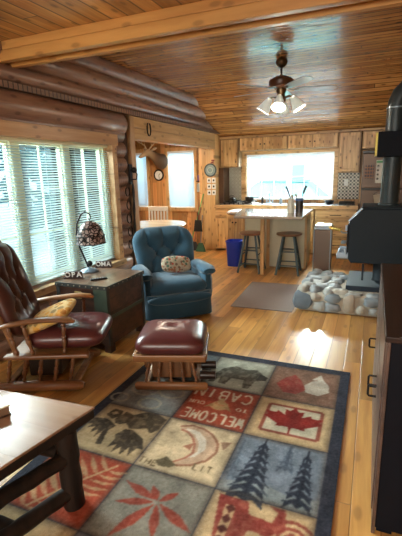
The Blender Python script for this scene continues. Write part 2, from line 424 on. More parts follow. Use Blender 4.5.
for a0, a1 in ((3.36, 3.97), (2.72, 3.33), (2.08, 2.69), (1.44, 2.05)):
    window_unit(f, g, 'x', a0, a1, WX - .1, WZ0, WZ1, .05, 2, 3)
for a in (3.345, 2.705, 2.065, 1.3): f.box(WX - .14, WX - .05, a - .05, a + .05, WZ0, WZ1)
f.box(WX - .14, WX - .05, 3.96, 4.0, WZ0, WZ1)
wf = struct('window_1', f, MULL, bevel=.003); g.build('glass', GLASS, wf)
# post and header beam to the dining nook
struct('trim_6', MB().box(WX - .1, WX + .03, 4.43, 4.53, 0, 2.195), wood('post_wood', (.60, .40, .22), (.44, .26, .12), L='z', W='x', knots=.6), bevel=.008)
struct('trim_7', MB().box(WX - .14, WX - .02, 4.3, 4.43, 0, 2.195), wood('dark_post', (.085, .045, .03), (.045, .022, .015), L='z', W='x', knots=.3), bevel=.008)
struct('trim_12', MB().box(WX - .13, WX + .02, 4.53, 7.36, 1.925, 2.06).box(WX - .13, WX + .02, 4.53, 7.36, 2.065, 2.195),
       wood('header_pine', (.68, .46, .22), (.52, .31, .13), L='y', W='z', knots=.5, ks=.9, var=.15), bevel=.006)
# walls
struct('wall_right', MB().box(1.0, 1.12, -3, 8.1, 0, 2.75), WALLY)
m = MB().box(-3.0, -2.1, -3.12, -3, 0, 2.75).box(.5, 1.12, -3.12, -3, 0, 2.75).box(-2.1, .5, -3.12, -3, 0, 1).box(-2.1, .5, -3.12, -3, 2.4, 2.75)  # unseen rear wall; its window opening is made up for the fill light
struct('wall_rear', m, WALLV)
KX0, KX1, KZ0, KZ1 = -2.34, -.69, .95, 1.81
m = MB().box(-2.95, KX0, 7.95, 8.1, 0, 2.4).box(KX1, 1.12, 7.95, 8.1, 0, 2.4).box(KX0, KX1, 7.95, 8.1, 0, KZ0).box(KX0, KX1, 7.95, 8.1, KZ1, 2.4)
struct('wall_back', m, WALLV)
m = MB().box(-3.12, -2.8, 7.37, 7.95, 0, 2.32)
struct('wall_stub', m, wood('stub_pine', (.68, .44, .20), (.52, .30, .12), L='z', W='x', plank=.17, length=3, knots=.8, groove=.6, ks=1.1))
NW = 7.6
NX = [(-3.90, -3.32), (-4.66, -4.40)]; NZ0, NZ1 = .81, 1.93
m = MB().box(-3.32, -3.12, NW, NW + .12, 0, 2.4).box(-4.40, -3.90, NW, NW + .12, 0, 2.4).box(-4.8, -4.66, NW, NW + .12, 0, 2.4)
for a, b in NX: m.box(a, b, NW, NW + .12, 0, NZ0).box(a, b, NW, NW + .12, NZ1, 2.4)
struct('wall_nook_back', m, wood('nook_pine', (.60, .33, .13), (.44, .20, .07), L='z', W='x', plank=.11, length=3, knots=.7, groove=.4, gw=.006))
a_ = math.degrees(math.atan2(7.72 - 4.3, -4.86 + 2.97)); L_ = math.hypot(7.72 - 4.3, 4.86 - 2.97)
struct('wall_nook_left', MB().box(0, L_, 0, .06, 0, 2.3, M=MX((-2.97, 4.3, 0), rz=a_)), WALLV)
struct('wall_nook_outside', MB().box(-.05, L_, .062, .10, -.4, 2.4, M=MX((-2.97, 4.3, 0), rz=a_)), mat('pale_siding_nook', (.55, .62, .68), .7))
struct('ceiling_nook', MB().prism(NOOK[::-1], .06, M=Matrix.Translation((0, 0, 2.2))), PINE_C)
for i, (a, b) in enumerate(NX):
    f = MB(); g = MB(); window_unit(f, g, 'y', a, b, NW + .06, NZ0, NZ1, .04, 1, 2)
    o = struct('window_%d' % (i + 3), f, VINYL); g.build('glass', GLASS, o)
    t_ = MB().box(a - .07, a, NW - .03, NW, NZ0 - .08, NZ1 + .07).box(b, b + .07, NW - .03, NW, NZ0 - .08, NZ1 + .07)
    t_.box(a, b, NW - .03, NW, NZ1, NZ1 + .07).box(a, b, NW - .04, NW, NZ0 - .08, NZ0)
    struct('trim_%d' % (8 + i), t_, PANEL, bevel=.004)
# kitchen window
f = MB(); g = MB(); xm = (KX0 + KX1) / 2
window_unit(f, g, 'y', KX0, xm - .001, 8.0, KZ0, KZ1, .045, 3, 2, mw=.014)
window_unit(f, g, 'y', xm + .001, KX1, 8.0, KZ0, KZ1, .045, 3, 2, mw=.014)
o = struct('window_2', f, VINYL); g.build('glass', GLASS, o)
m = MB().box(KX0 - .1, KX0, 7.9, 7.95, KZ0 - .02, KZ1 + .06).box(KX1, KX1 + .08, 7.9, 7.95, KZ0 - .02, KZ1 + .06).box(KX0, KX1, 7.9, 7.95, KZ1, KZ1 + .06)
struct('trim_10', m, CABX, bevel=.004)
# crown strip over the wall cabinets
struct('trim_11', MB().box(-2.8, 1.0, 7.62, 7.70, 2.115, 2.15), CABX, bevel=.003)

# ------------------------------------------------------------------ kitchen
def panel_door(parent, x0, x1, z0, z1, y, knob=None, label=None, name='door', m=None):
    """framed door facing -y with a recessed panel"""
    m = m or CAB
    d = MB(); f = min(.05, (x1 - x0) * .2); t = .026
    d.box(x0, x0 + f, y - t, y, z0, z1).box(x1 - f, x1, y - t, y, z0, z1)
    d.box(x0 + f, x1 - f, y - t, y, z0, z0 + f).box(x0 + f, x1 - f, y - t, y, z1 - f, z1).box(x0 + f, x1 - f, y - t * .3, y, z0 + f, z1 - f)
    o = d.build(name, m, parent, bevel=.002)
    if knob:
        kx, kz = knob; k = MB().lathe([(.006, 0), (.006, .012), (.014, .018), (.013, .026), (.004, .030)], 12, M=MX((kx, y - t, kz), rx=90)); k.build('knob', BLACK, o, smooth=True)
    return o
def cab_body(parent, x0, x1, y0, y1, z0, z1, m=None):
    return MB().box(x0, x1, y0, y1, z0, z1).build('body', m or CABD, parent, bevel=.003)
UY = 7.67
t = thing('wall_cabinet', 'tall narrow knotty wood wall cabinet above the patterned backsplash left of the window', 'cabinet', (-2.6, UY, 1.58))
cab_body(t, -.19, .18, 0, .26, 0, .53); panel_door(t, -.165, .155, .02, .51, 0, (.135, .10))
for (xa, xb, lab) in ((-2.40, -1.495, 'low two-door knotty wood cabinet over the left half of the kitchen window'), (-1.485, -.615, 'low two-door knotty wood cabinet over the right half of the kitchen window')):
    xc = (xa + xb) / 2; hw = (xb - xa) / 2
    t = thing('wall_cabinet', lab, 'cabinet', (xc, UY, 1.875), group='low cabinets over the window')
    cab_body(t, -hw, hw, 0, .26, 0, .24)
    panel_door(t, -hw + .015, -.012, .012, .228, 0, (-.04, .11)); panel_door(t, .012, hw - .015, .012, .228, 0, (.04, .11))
t = thing('wall_cabinet', 'tall knotty wood wall cabinet between the kitchen window and the refrigerator', 'cabinet', (-.42, UY, 1.44))
cab_body(t, -.185, .175, 0, .26, 0, .67); panel_door(t, -.16, .15, .015, .655, 0, (-.135, .08))
t = thing('wall_cabinet', 'knotty wood cabinet above the refrigerator beside the stove pipe', 'cabinet', (.12, UY, 1.82))
cab_body(t, -.34, .86, 0, .26, 0, .29); panel_door(t, -.32, .02, .015, .275, 0, (-.01, .05)); panel_door(t, .04, .40, .015, .275, 0, (.07, .05)); panel_door(t, .42, .84, .015, .275, 0, (.45, .05))
# base cabinets
BY = 7.34
units = [(-2.79, -2.28, 'wooden base cabinet at the left end of the kitchen counter below the cooktop', 'd'),
         (-2.27, -1.60, 'wooden base cabinet behind the island left of the sink', 'dd'),
         (-1.59, -.93, 'wooden base cabinet under the window behind the island end', 'dd'),
         (-.92, -.23, 'wooden drawer cabinet behind the trash can next to the refrigerator', 'w')]
for xa, xb, lab, kind in units:
    xc = (xa + xb) / 2; h = (xb - xa) / 2
    t = thing('base_cabinet', lab, 'cabinet', (xc, BY, 0))
    cab_body(t, -h, h, 0, .58, .04, .83)
    if kind == 'd':
        MB().box(-h + .01, h - .01, -.018, 0, .66, .81).build('drawer', CABX, t, bevel=.003); panel_door(t, -h + .01, -.0, .05, .64, 0); panel_door(t, .01, h - .01, .05, .64, 0)
    elif kind == 'dd':
        MB().box(-h + .01, h - .01, -.018, 0, .66, .81).build('drawer', CABX, t, bevel=.003)
        panel_door(t, -h + .01, -.005, .05, .64, 0, (-.04, .57)); panel_door(t, .005, h - .01, .05, .64, 0, (.04, .57))
    else:
        for z0, z1 in ((.64, .81), (.36, .62), (.06, .34)):
            dr = MB().box(-h + .015, h - .015, -.018, 0, z0, z1).build('drawer', CABX, t, bevel=.003)
            MB().sweep([(-.09, -.018, (z0 + z1) / 2), (-.085, -.04, (z0 + z1) / 2), (.085, -.04, (z0 + z1) / 2), (.09, -.018, (z0 + z1) / 2)], .006, 8).build('handle', BLACK, dr, smooth=True)
m = MB().box(-2.79, -.22, 7.31, 7.95, .845, .89)
o = m.build('countertop', COUNTER, bevel=.006); tag(o, 'long grey stone kitchen counter with wooden front edge under the window', 'countertop')
MB().box(-2.79, -.22, 7.285, 7.31, .83, .893).build('edge_strip', CABX, o, bevel=.004)
# patterned backsplashes
def splash(name, x0, x1, z0, z1, label, kind):
    s = NT(name); x, y, z = s.sep(s.tc.outputs['Object'])
    if kind == 'swirl':
        u = s.M('MULTIPLY', x, 1 / .075); v = s.M('MULTIPLY', z, 1 / .075)
        fu = s.M('SUBTRACT', s.M('FRACT', u), .5); fv = s.M('SUBTRACT', s.M('FRACT', v), .5)
        rr = s.M('SQRT', s.M('ADD', s.M('MULTIPLY', fu, fu), s.M('MULTIPLY', fv, fv)))
        ring = s.M('SINE', s.M('MULTIPLY', rr, 20.0)); f = s.step(ring, -.3, .5)
        c = s.mix(f, (.62, .64, .58), (.30, .29, .24))
        s.bump(f, .3, .003)
    else:
        fu = s.M('FRACT', s.M('DIVIDE', x, .062)); fv = s.M('FRACT', s.M('DIVIDE', z, .062))
        a = s.M('GREATER_THAN', fu, .45); b = s.M('GREATER_THAN', fv, .45)
        c = s.mix(s.M('MULTIPLY', a, b), (.62, .58, .50), (.055, .05, .045)); c = s.mix(s.M('MULTIPLY', s.M('SUBTRACT', 1, a), s.M('SUBTRACT', 1, b)), c, (.22, .20, .17))
    o = MB().box(x0, x1, 7.925, 7.95, z0, z1).build(name, s.fin(c, .35), bevel=.002)
    return tag(o, label, 'tiles')
splash('tile_backsplash', -2.70, -2.44, .89, 1.58, 'swirl-patterned pale metal backsplash behind the cooktop left of the window', 'swirl')
o = splash('tile_backsplash', -.61, -.24, .96, 1.43, 'dark and cream checked tile backsplash with a white outlet right of the window', 'check')
ol = MB().box(-.50, -.43, 7.915, 7.925, 1.20, 1.32).build('wall_outlet', WHITE, bevel=.003); tag(ol, 'white outlet cover plate on the checked backsplash', 'outlet')
MB().box(-.475, -.455, 7.912, 7.916, 1.27, 1.295).box(-.475, -.455, 7.912, 7.916, 1.225, 1.25).build('socket', PAPER, ol)
o = MB().box(-2.80, -2.71, 7.60, 7.95, .893, 1.575).build('side_panel', wood('niche_wood', (.16, .08, .035), (.09, .04, .02), L='z', W='y', knots=.3), bevel=.002); o.name = 'cabinet_gable'
tag(o, 'dark brown upright end panel beside the swirl backsplash', 'panel')
# gas cooktop
t = thing('cooktop', 'gas cooktop with black grates at the left end of the counter', 'cooktop', (-2.36, 7.6, .891))
MB().box(-.32, .30, -.24, .22, 0, .012).build('plate', STEEL, t, bevel=.004)
for i, cx in enumerate((-.16, .14)):
    for cy in (-.11, .11):
        MB().lathe([(.05, 0), (.05, .01), (.03, .014), (.03, .022), (.0, .024)], 16, (cx, cy, .012)).build('burner', BLACK, t, smooth=True)
    g = MB()
    for k in range(4): g.box(cx - .13, cx + .13, -.19 + k * .125, -.178 + k * .125, .04, .052)
    for sx in (-.13, 0, .12): g.box(cx + sx, cx + sx + .012, -.19, .2, .04, .052)
    for sx in (-.13, .12):
        for sy in (-.19, .19): g.box(cx + sx, cx + sx + .012, sy, sy + .012, .012, .04)
    g.build('grate', IRON, t, bevel=.002)
for k in range(5):
    MB().lathe([(.017, 0), (.016, .018), (.0, .02)], 12, M=MX((-.24 + k * .09, -.235, .014), rx=35)).build('knob', BLACK, t, smooth=True)
# pots and odds on the counter
t = thing('saucepan', 'small dark saucepan on the right burner of the cooktop', 'pan', (-2.19, 7.62, .944))
MB().lathe([(.0, 0), (.07, 0), (.078, .01), (.08, .075), (.076, .075), (.072, .008), (0, .006)], 20).build('pan', IRON, t, smooth=True)
MB().sweep([(.075, 0, .06), (.13, -.02, .07), (.2, -.05, .075)], [.008, .009, .011], 8).build('handle', BLK, t, smooth=True)
t = thing('kettle', 'small dark kettle on the left burner of the cooktop', 'kettle', (-2.5, 7.5, .944))
MB().lathe([(0, 0), (.06, 0), (.066, .02), (.055, .055), (.03, .07), (.012, .075), (.012, .085), (0, .087)], 18).sweep([(.05, 0, .03), (.075, 0, .05), (.085, 0, .065)], [.012, .009, .007], 8).build('body', IRON, t, smooth=True)
MB().sweep([(-.045, 0, .06), (-.04, 0, .1), (0, 0, .115), (.04, 0, .1), (.045, 0, .06)], .005, 8).build('handle', BLK, t, smooth=True)
t = thing('sink_faucet', 'small chrome sink faucet standing below the kitchen window', 'faucet', (-1.85, 7.85, .891))
MB().sweep([(0, 0, 0), (0, 0, .16), (0, -.03, .2), (0, -.08, .21), (0, -.12, .18)], [.013, .011, .010, .010, .009], 10).build('spout', GREY, t, smooth=True)
MB().box(-.07, .07, -.02, .02, 0, .012).build('base', GREY, t, bevel=.004)
for sx in (-.06, .06): MB().lathe([(.014, .01), (.01, .03), (.018, .035), (.016, .05), (0, .052)], 10, (sx, 0, 0)).build('tap_handle', GREY, t, smooth=True)
for k, (x, h, r, lab, mm) in enumerate([(-1.98, .15, .025, 'dark soap bottle on the counter left of the faucet', BLK), (-1.62, .13, .028, 'pale soap bottle on the counter right of the faucet', GREY)]):
    o = MB().lathe([(0, 0), (r, 0), (r, h * .65), (r * .5, h * .75), (r * .35, h * .78), (r * .35, h), (0, h)], 14).build('soap_bottle', mm, smooth=True, loc=(x, 7.8, .891)); tag(o, lab, 'bottle')
o = MB().lathe([(0, 0), (.05, 0), (.075, .03), (.085, .06), (.08, .06), (.07, .03), (0, .008)], 18).build('dish', BLK, smooth=True, loc=(-.72, 7.7, .891)); tag(o, 'dark shallow dish on the counter right of the window', 'dish')
o = MB().box(-.13, .13, -.08, .08, 0, .045).build('toaster_tray', IRON, loc=(-.42, 7.65, .891), bevel=.015); o.name = 'bread_tray'; tag(o, 'low dark tray on the counter under the checked backsplash', 'tray')
# refrigerator
t = thing('refrigerator', 'brownish stainless top-freezer refrigerator behind the wood stove', 'refrigerator', (.2, 7.12, 0))
MB().box(-.385, .42, .0, .72, .03, 1.73).build('body', BLK, t, bevel=.01)
MB().box(-.39, .42, -.03, .05, 1.73, 1.765).build('hinge_cover', BLK, t, bevel=.004)
MB().box(-.385, .42, -.06, -.004, 1.19, 1.725).build('freezer_door', FRIDGE, t, bevel=.012)
MB().box(-.385, .42, -.06, -.004, .06, 1.165).build('fridge_door', FRIDGE, t, bevel=.012)
def note(name, x0, x1, z0, z1, m, lab, cat='paper', y=7.052):
    o = MB().box(x0, x1, y, y + .006, z0, z1).build(name, m); return tag(o, lab, cat)
s = NT('calendar_print'); x, y, z = s.sep(s.tc.outputs['Object'])
a = s.M('GREATER_THAN', s.M('FRACT', s.M('DIVIDE', x, .038)), .25); b = s.M('GREATER_THAN', s.M('FRACT', s.M('DIVIDE', z, .05)), .3)
CALM = s.fin(s.mix(s.M('MULTIPLY', a, b), (.34, .17, .10), (.05, .045, .06)), .5)
note('picture_magnet', -.145, -.015, 1.34, 1.55, CALM, 'brown picture sheet of small photos on the freezer door')
o = note('list_sheet', .015, .155, 1.27, 1.62, PAPER, 'white sheet with a green heading and dark symbols on the freezer door', 'paper')
MB().box(.02, .15, 7.049, 7.052, 1.575, 1.61).build('heading', WATERG, o)
for k in range(4): MB().lathe([(.0, 0), (.018, 0), (.018, .003), (0, .003)], 10, M=MX((.045, 7.052, 1.53 - k * .065), rx=90)).build('symbol', BLK, o)
t = thing('hanging_pouch', 'pale fabric pouch hanging by a cord on the lower refrigerator door', 'pouch', (.09, 7.05, .95))
MB().add([(-.09, -.012, .14), (.10, -.012, .15), (.085, -.02, 0), (-.065, -.02, 0), (-.09, 0, .14), (.10, 0, .15), (.085, 0, 0), (-.065, 0, 0)], [(0, 3, 2, 1), (4, 5, 6, 7), (0, 1, 5, 4), (1, 2, 6, 5), (2, 3, 7, 6), (3, 0, 4, 7)]).build('bag', mat('pouch_cloth', (.42, .38, .32), .8), t, bevel=.004)
MB().sweep([(-.085, -.012, .14), (-.03, -.014, .19), (.05, -.014, .2), (.095, -.012, .15)], .004, 6).build('cord', BLK, t)
# ---------------- island
t = thing('kitchen_island', 'cream-sided kitchen island with an overhanging polished top facing the stools', 'island', (-1.4, 6.2, 0))
MB().box(-.47, .50, .0, .50, .02, .835).build('body', CREAM, t, bevel=.003)
for x0, x1 in ((-.49, -.455), (-.10, -.05), (.485, .52)):
    MB().box(x0, x1, -.02, .0, .0, .835).build('panel_batten', PANEL, t, bevel=.003)
for k in range(6):
    x0 = -.44 + k * .055 if k < 6 else 0
MB().box(-.075, -.02, -.50, -.465, .0, .84).build('support_post', PANEL, t, bevel=.004)
MB().add([(-.44, -.62, .84), (.535, -.62, .84), (.52, .55, .84), (-.66, .50, .84), (-.44, -.62, .88), (.535, -.62, .88), (.52, .55, .88), (-.66, .50, .88)],
         [(0, 3, 2, 1), (4, 5, 6, 7), (0, 1, 5, 4), (1, 2, 6, 5), (2, 3, 7, 6), (3, 0, 4, 7)]).build('top', ISLTOP, t, bevel=.008)
# small cabinet at the island's left
t = thing('end_cabinet', 'small wooden two-knob cabinet with a rounded white top behind the blue bin', 'cabinet', (-2.08, 6.42, 0))
MB().box(-.16, .13, 0, .46, .03, .80).build('body', CAB, t, bevel=.004)
panel_door(t, -.15, -.02, .06, .77, 0, (-.04, .68)); panel_door(t, -.01, .12, .06, .77, 0, (.015, .68))
cushion(MB(), .17, .26, .04, 4, 12, M=MX((-.01, .2, .835))).build('top', WHITE, t, smooth=True)
# utensils on the island
t = thing('utensil_crock', 'dark metal crock on the island holding kitchen utensils', 'crock', (-1.0, 6.15, .881))
MB().lathe([(0, 0), (.055, 0), (.055, .2), (.05, .2), (.05, .01), (0, .01)], 18).build('pot', mat('dark_pewter', (.075, .07, .07), .3, .7), t, smooth=True)
MB().lathe([(.056, .175), (.06, .18), (.06, .205), (.056, .21)], 18).build('band', mat('blue_band', (.08, .14, .32), .4), t, smooth=True)
o = MB().sweep([(-1.0, 6.15, .93), (-.95, 6.13, 1.16), (-.945, 6.13, 1.17), (-.90, 6.11, 1.28)], [.006, .006, (.018, .006), (.02, .006)], 8).build('spatula', mat('grey_blue_plastic', (.12, .17, .24), .4), smooth=True); tag(o, 'grey-blue spatula leaning right out of the dark crock', 'utensil')
o = MB().sweep([(-1.02, 6.16, .93), (-1.04, 6.14, 1.1), (-1.05, 6.14, 1.13), (-1.06, 6.14, 1.16)], [.006, .006, (.016, .010), (.012, .008)], 8).build('wooden_spoon', OAKZ, smooth=True); tag(o, 'brown wooden spoon standing upright in the dark crock', 'utensil')
t = thing('ceramic_pitcher', 'tall cream ceramic jar on the island left of the dark crock', 'jar', (-1.115, 6.1, .881))
MB().lathe([(0, 0), (.052, 0), (.056, .02), (.052, .12), (.042, .19), (.045, .215), (.04, .215), (.036, .19), (0, .18)], 18).build('jar', mat('cream_ceramic', (.60, .62, .55), .25, coat=.4), t, smooth=True)
o = MB().sweep([(-1.115, 6.1, 1.07), (-1.16, 6.08, 1.2), (-1.19, 6.07, 1.27)], [.006, (.012, .006), (.018, .007)], 8).build('ladle', mat('dark_nylon', (.04, .06, .09), .4), smooth=True); tag(o, 'dark ladle leaning left out of the cream jar', 'utensil')
o = MB().ball((-1.10, 6.1, 1.125), (.022, .022, .03)).build('whisk', mat('grey_wire', (.30, .26, .24), .4), smooth=True); tag(o, 'small grey whisk head poking out of the cream jar', 'utensil')
o = MB().box(-.16, .16, -.11, .11, 0, .006).build('placemat', WHITE, loc=(-1.55, 6.2, .881), bevel=.002); tag(o, 'white placemat lying on the island top', 'placemat')
# ---------------- stools
t = thing('bar_stool', 'round wooden-topped stool with dark teal legs, the one nearer the blue bin', 'stool', (-1.66, 5.9, 0), group='stools at the island')
MB().lathe([(0, .565), (.14, .565), (.17, .57), (.188, .585), (.182, .602), (.15, .607), (0, .600)], 28).build('seat', STOOLW, t, smooth=True)
L = []
for sx in (-1, 1):
    for sy in (-1, 1):
        a = Vector((sx * .075, sy * .075, .567)); b = Vector((sx * .165, sy * .185, 0)); L.append((a, b))
        MB().cyl(a, b, .016, .017, 12).build('leg', TEAL, t, smooth=True)
def on(i, f): a, b = L[i]; return a.lerp(b, f)
for (i, j, f) in ((0, 2, .40), (1, 3, .40), (0, 1, .52), (2, 3, .52), (0, 2, .75), (1, 3, .75), (0, 1, .84), (2, 3, .84)):
    MB().cyl(on(i, f), on(j, f), .010, .010, 10).build('rung', TEAL, t, smooth=True)
dup(t, (-1.10, 5.93, 0), 4, 'round wooden-topped stool with dark teal legs, the one nearer the trash can')
# blue bin, trash can
t = thing('waste_bin', 'bright blue plastic waste bin beside the island', 'bin', (-2.03, 6.2, 0))
prof = []
def rb(mb, w0, d0, w1, d1, h, th):
    n = 28; vs = []; fs = []
    def ring(w, d, z):
        for k in range(n):
            a = 2 * PI * k / n; c, q = math.cos(a), math.sin(a); e = (abs(c) ** 5 + abs(q) ** 5) ** -.2
            vs.append((c * e * w / 2, q * e * d / 2, z))
    ring(w0, d0, 0); ring(w1, d1, h); ring(w1 + .02, d1 + .02, h); ring(w1 + .02, d1 + .02, h + .012); ring(w1 - th, d1 - th, h + .012); ring(w0 - th, d0 - th, .012)
    for r_ in range(5):
        for k in range(n): a = r_ * n + k; b = r_ * n + (k + 1) % n; fs.append((a, b, b + n, a + n))
    fs.append(tuple(reversed(range(n)))); fs.append(tuple(range(5 * n, 6 * n))); mb.add(vs, fs); return mb
rb(MB(), .20, .22, .24, .28, .40, .012).build('bin', BINBLUE, t, smooth=True)
t = thing('trash_can', 'tall brown-steel step trash can with a silver lid behind the hearth', 'trash can', (-.63, 6.1, 0))
MB().box(-.115, .115, -.15, .15, .03, .66).build('body', STEEL, t, bevel=.012)
MB().box(-.12, .12, -.155, .155, 0, .03).build('base', BLK, t, bevel=.006)
MB().box(-.12, .12, -.155, .155, .66, .70).build('rim', GREY, t, bevel=.008)
MB().box(-.112, .112, -.145, .145, .702, .722).build('lid', mat('silver_lid', (.55, .62, .70), .3, .4), t, bevel=.008)
MB().box(-.122, -.113, -.158, -.148, .03, .66).box(.110, .122, -.158, -.148, .03, .66).build('corner_trim', GREY, t)
# grey mat
s = NT('mat_weave'); x, y, z = s.sep(s.tc.outputs['Object'])
n = s.noise(s.tc.outputs['Object'], 90, 2); f = s.M('FRACT', s.M('DIVIDE', y, .02))
s.bump(n, .5, .003)
o = MB().add([(-1.42, 4.17, .001), (-.73, 4.19, .001), (-.73, 5.3, .001), (-1.47, 5.26, .001), (-1.42, 4.17, .009), (-.73, 4.19, .009), (-.73, 5.3, .009), (-1.47, 5.26, .009)],
             [(0, 3, 2, 1), (4, 5, 6, 7), (0, 1, 5, 4), (1, 2, 6, 5), (2, 3, 7, 6), (3, 0, 4, 7)]).build('floor_mat', s.fin(s.mix(n, (.20, .17, .165), (.30, .26, .25)), .9))
tag(o, 'plain grey woven floor mat beside the stone hearth', 'mat')
# ---------------- wall decor near the stub wall
def wall_disc(mb, c, r, t, seg=28): return mb.lathe([(0, 0), (r, 0), (r, t * .6), (r * .86, t), (r * .8, t * .5), (0, t * .5)], seg, M=MX(c, rx=90))
o = wall_disc(MB(), (-2.885, 7.368, 1.54), .125, .03).build('decorative_plate', mat('plate_rim', (.07, .10, .11), .4), smooth=True); tag(o, 'round grey-green plate with a dark rim on the pine wall', 'plate')
MB().lathe([(0, 0), (.1, 0), (.1, .004), (0, .004)], 28, M=MX((-2.885, 7.353, 1.54), rx=90)).build('face', mat('plate_face', (.26, .36, .36), .4, var=.3, scale=30), o)
MB().lathe([(.048, 0), (.053, 0), (.053, .004), (.048, .004)], 28, M=MX((-2.885, 7.349, 1.54), rx=90)).build('ring', PAPER, o)
o = MB().box(-2.86, -2.80, 7.355, 7.368, 1.70, 1.73).box(-2.875, -2.82, 7.352, 7.368, 1.665, 1.69).build('wall_ornament', mat('dark_red', (.25, .05, .04), .5), bevel=.003); tag(o, 'tiny dark red ornament on the pine wall above the round plate', 'ornament')
for i in range(2):
    for j in range(3):
        cx, cz = -2.915 + i * .095, 1.35 - j * .115
        nm = [('upper left', 'upper right'), ('middle left', 'middle right'), ('lower left', 'lower right')][j][i]
        o = MB().box(cx - .04, cx + .04, 7.356, 7.368, cz - .048, cz + .048).build('flower_tile', PAPER, bevel=.006); tag(o, 'small white tile with dark centre under the round plate, %s of six' % nm, 'tile', 'white tiles on the pine wall')
        MB().ball((cx, 7.354, cz), (.017, .006, .02), 10, 6).build('centre', IRON, o, smooth=True)
t = thing('jar_holder', 'purple-lidded jar on a small bracket beside the nook window', 'jar', (-3.18, 7.54, 1.34))
MB().lathe([(0, 0), (.05, 0), (.055, .02), (.055, .1), (.03, .12), (0, .12)], 14).build('jar', mat('purple_glass', (.22, .12, .28), .3), t, smooth=True)
MB().box(-.06, .06, -.055, .06, -.015, 0).build('bracket', BLACK, t)
o = MB().lathe([(0, 0), (.05, 0), (.055, .02), (.05, .14), (.02, .17), (0, .17)], 14).build('white_bottle', mat('grey_white', (.45, .50, .52), .4), smooth=True, loc=(-3.19, 7.53, 1.13)); tag(o, 'grey-white bottle hanging below the purple jar', 'bottle')
# brooms, dustpan
def broom(x0, x1, lean, mm, hm, lab, z1, head='broom'):
    t = thing(head, lab, 'broom')
    MB().cyl((x1, 7.30 - lean, .16), (x0, 7.345 - lean, z1), .011, .011, 8).build('pole', mm, t, smooth=True)
    MB().add([(x1 - .10, 7.27 - lean, .0), (x1 + .10, 7.27 - lean, .0), (x1 + .10, 7.33 - lean, 0), (x1 - .10, 7.33 - lean, 0), (x1 - .04, 7.28 - lean, .17), (x1 + .04, 7.28 - lean, .17), (x1 + .04, 7.32 - lean, .17), (x1 - .04, 7.32 - lean, .17)],
             [(0, 3, 2, 1), (4, 5, 6, 7), (0, 1, 5, 4), (1, 2, 6, 5), (2, 3, 7, 6), (3, 0, 4, 7)]).build('bristles', hm, t, bevel=.006)
broom(-3.03, -3.30, .0, mat('green_pole', (.20, .50, .16), .4), mat('green_bristle', (.08, .22, .10), .8), 'green-handled broom leaning across the corner by the pine wall', 1.10)
broom(-3.06, -3.20, .08, mat('red_pole', (.32, .12, .08), .4), mat('dark_bristle', (.03, .03, .035), .8), 'brown-handled broom leaning behind the dustpan', .85)
broom(-3.0, -3.03, .16, mat('grey_pole', (.25, .25, .27), .4), mat('green_bristle2', (.05, .14, .08), .8), 'grey-handled brush standing closest to the pine wall', .7)
t = thing('dustpan', 'black dustpan hanging in front of the brooms', 'dustpan', (-3.05, 7.10, .40))
MB().add([(-.09, -.03, 0), (.09, -.03, 0), (.06, -.03, .22), (-.06, -.03, .22), (-.09, -.005, 0), (.09, -.005, 0), (.06, -.005, .22), (-.06, -.005, .22)],
         [(0, 3, 2, 1), (4, 5, 6, 7), (0, 1, 5, 4), (1, 2, 6, 5), (2, 3, 7, 6), (3, 0, 4, 7)]).build('pan', BLK, t, bevel=.004)
MB().cyl((0, -.02, .21), (0, -.01, .36), .012, .01, 8).build('handle', BLK, t)
# ---------------- dining nook
t = thing('dining_table', 'round pale wood dining table in the nook beneath the deer mount', 'table', (-3.13, 5.55, 0))
MB().lathe([(0, .70), (.46, .70), (.49, .71), (.50, .725), (.49, .74), (0, .74)], 40).build('tabletop', wood('nook_table', (.70, .58, .42), (.58, .44, .29), L='x', W='y', knots=0, rough=.2, coat=.4, var=.1), t, smooth=True)
MB().lathe([(.05, .08), (.06, .14), (.045, .22), (.08, .36), (.06, .5), (.05, .6), (.12, .70)], 18).build('pedestal', PALEW, t, smooth=True)
for k in range(4):
    a = R(45 + 90 * k); MB().sweep([(0, 0, .16), (math.cos(a) * .2, math.sin(a) * .2, .10), (math.cos(a) * .36, math.sin(a) * .36, .02)], [(.03, .025), (.03, .022), (.02, .02)], 8).build('foot', PALEW, t, smooth=True)
t = thing('dining_chair', 'white slat-back wooden chair tucked behind the nook table', 'chair', (-3.58, 6.30, 0))
WCH = mat('chair_white', (.70, .70, .66), .4)
MB().box(-.20, .20, -.2, .18, .42, .45).build('seat', WCH, t, bevel=.01)
for sx in (-.185, .185):
    MB().sweep([(sx, -.17, .42), (sx, -.18, 0)], [.018, .013], 10).build('leg', WCH, t, smooth=True)
    MB().sweep([(sx, .19, 0), (sx, .17, .45), (sx, .2, .92)], [.016, .018, .016], 10).build('rear_post', WCH, t, smooth=True)
MB().box(-.2, .2, .185, .21, .84, .925).build('top_rail', WCH, t, bevel=.008)
MB().box(-.18, .18, .17, .19, .52, .56).build('lower_rail', WCH, t, bevel=.004)
for k in range(5): x = -.125 + k * .0625; MB().box(x - .016, x + .016, .178, .195, .55, .85).build('slat', WCH, t, bevel=.003)
for k, y in enumerate((-.175, .185)): MB().cyl((-.18, y, .2), (.18, y, .2), .009, seg=8).build('stretcher', WCH, t)
# clock
t = thing('wall_clock', 'small round white-faced wall clock with a black rim below the deer mount', 'clock', (-4.12, 7.595, 1.47))
MB().lathe([(.085, 0), (.115, 0), (.118, .02), (.105, .035), (.09, .03)], 28, M=MX(rx=90)).build('rim', BLK, t, smooth=True)
MB().lathe([(0, 0), (.09, 0), (.09, .015), (0, .015)], 28, M=MX(rx=90)).build('face', WHITE, t)
for a, l in ((50, .05), (170, .07)): MB().box(-.004, .004, -.02, -.017, 0, l, M=MX(ry=a)).build('hand', BLK, t)
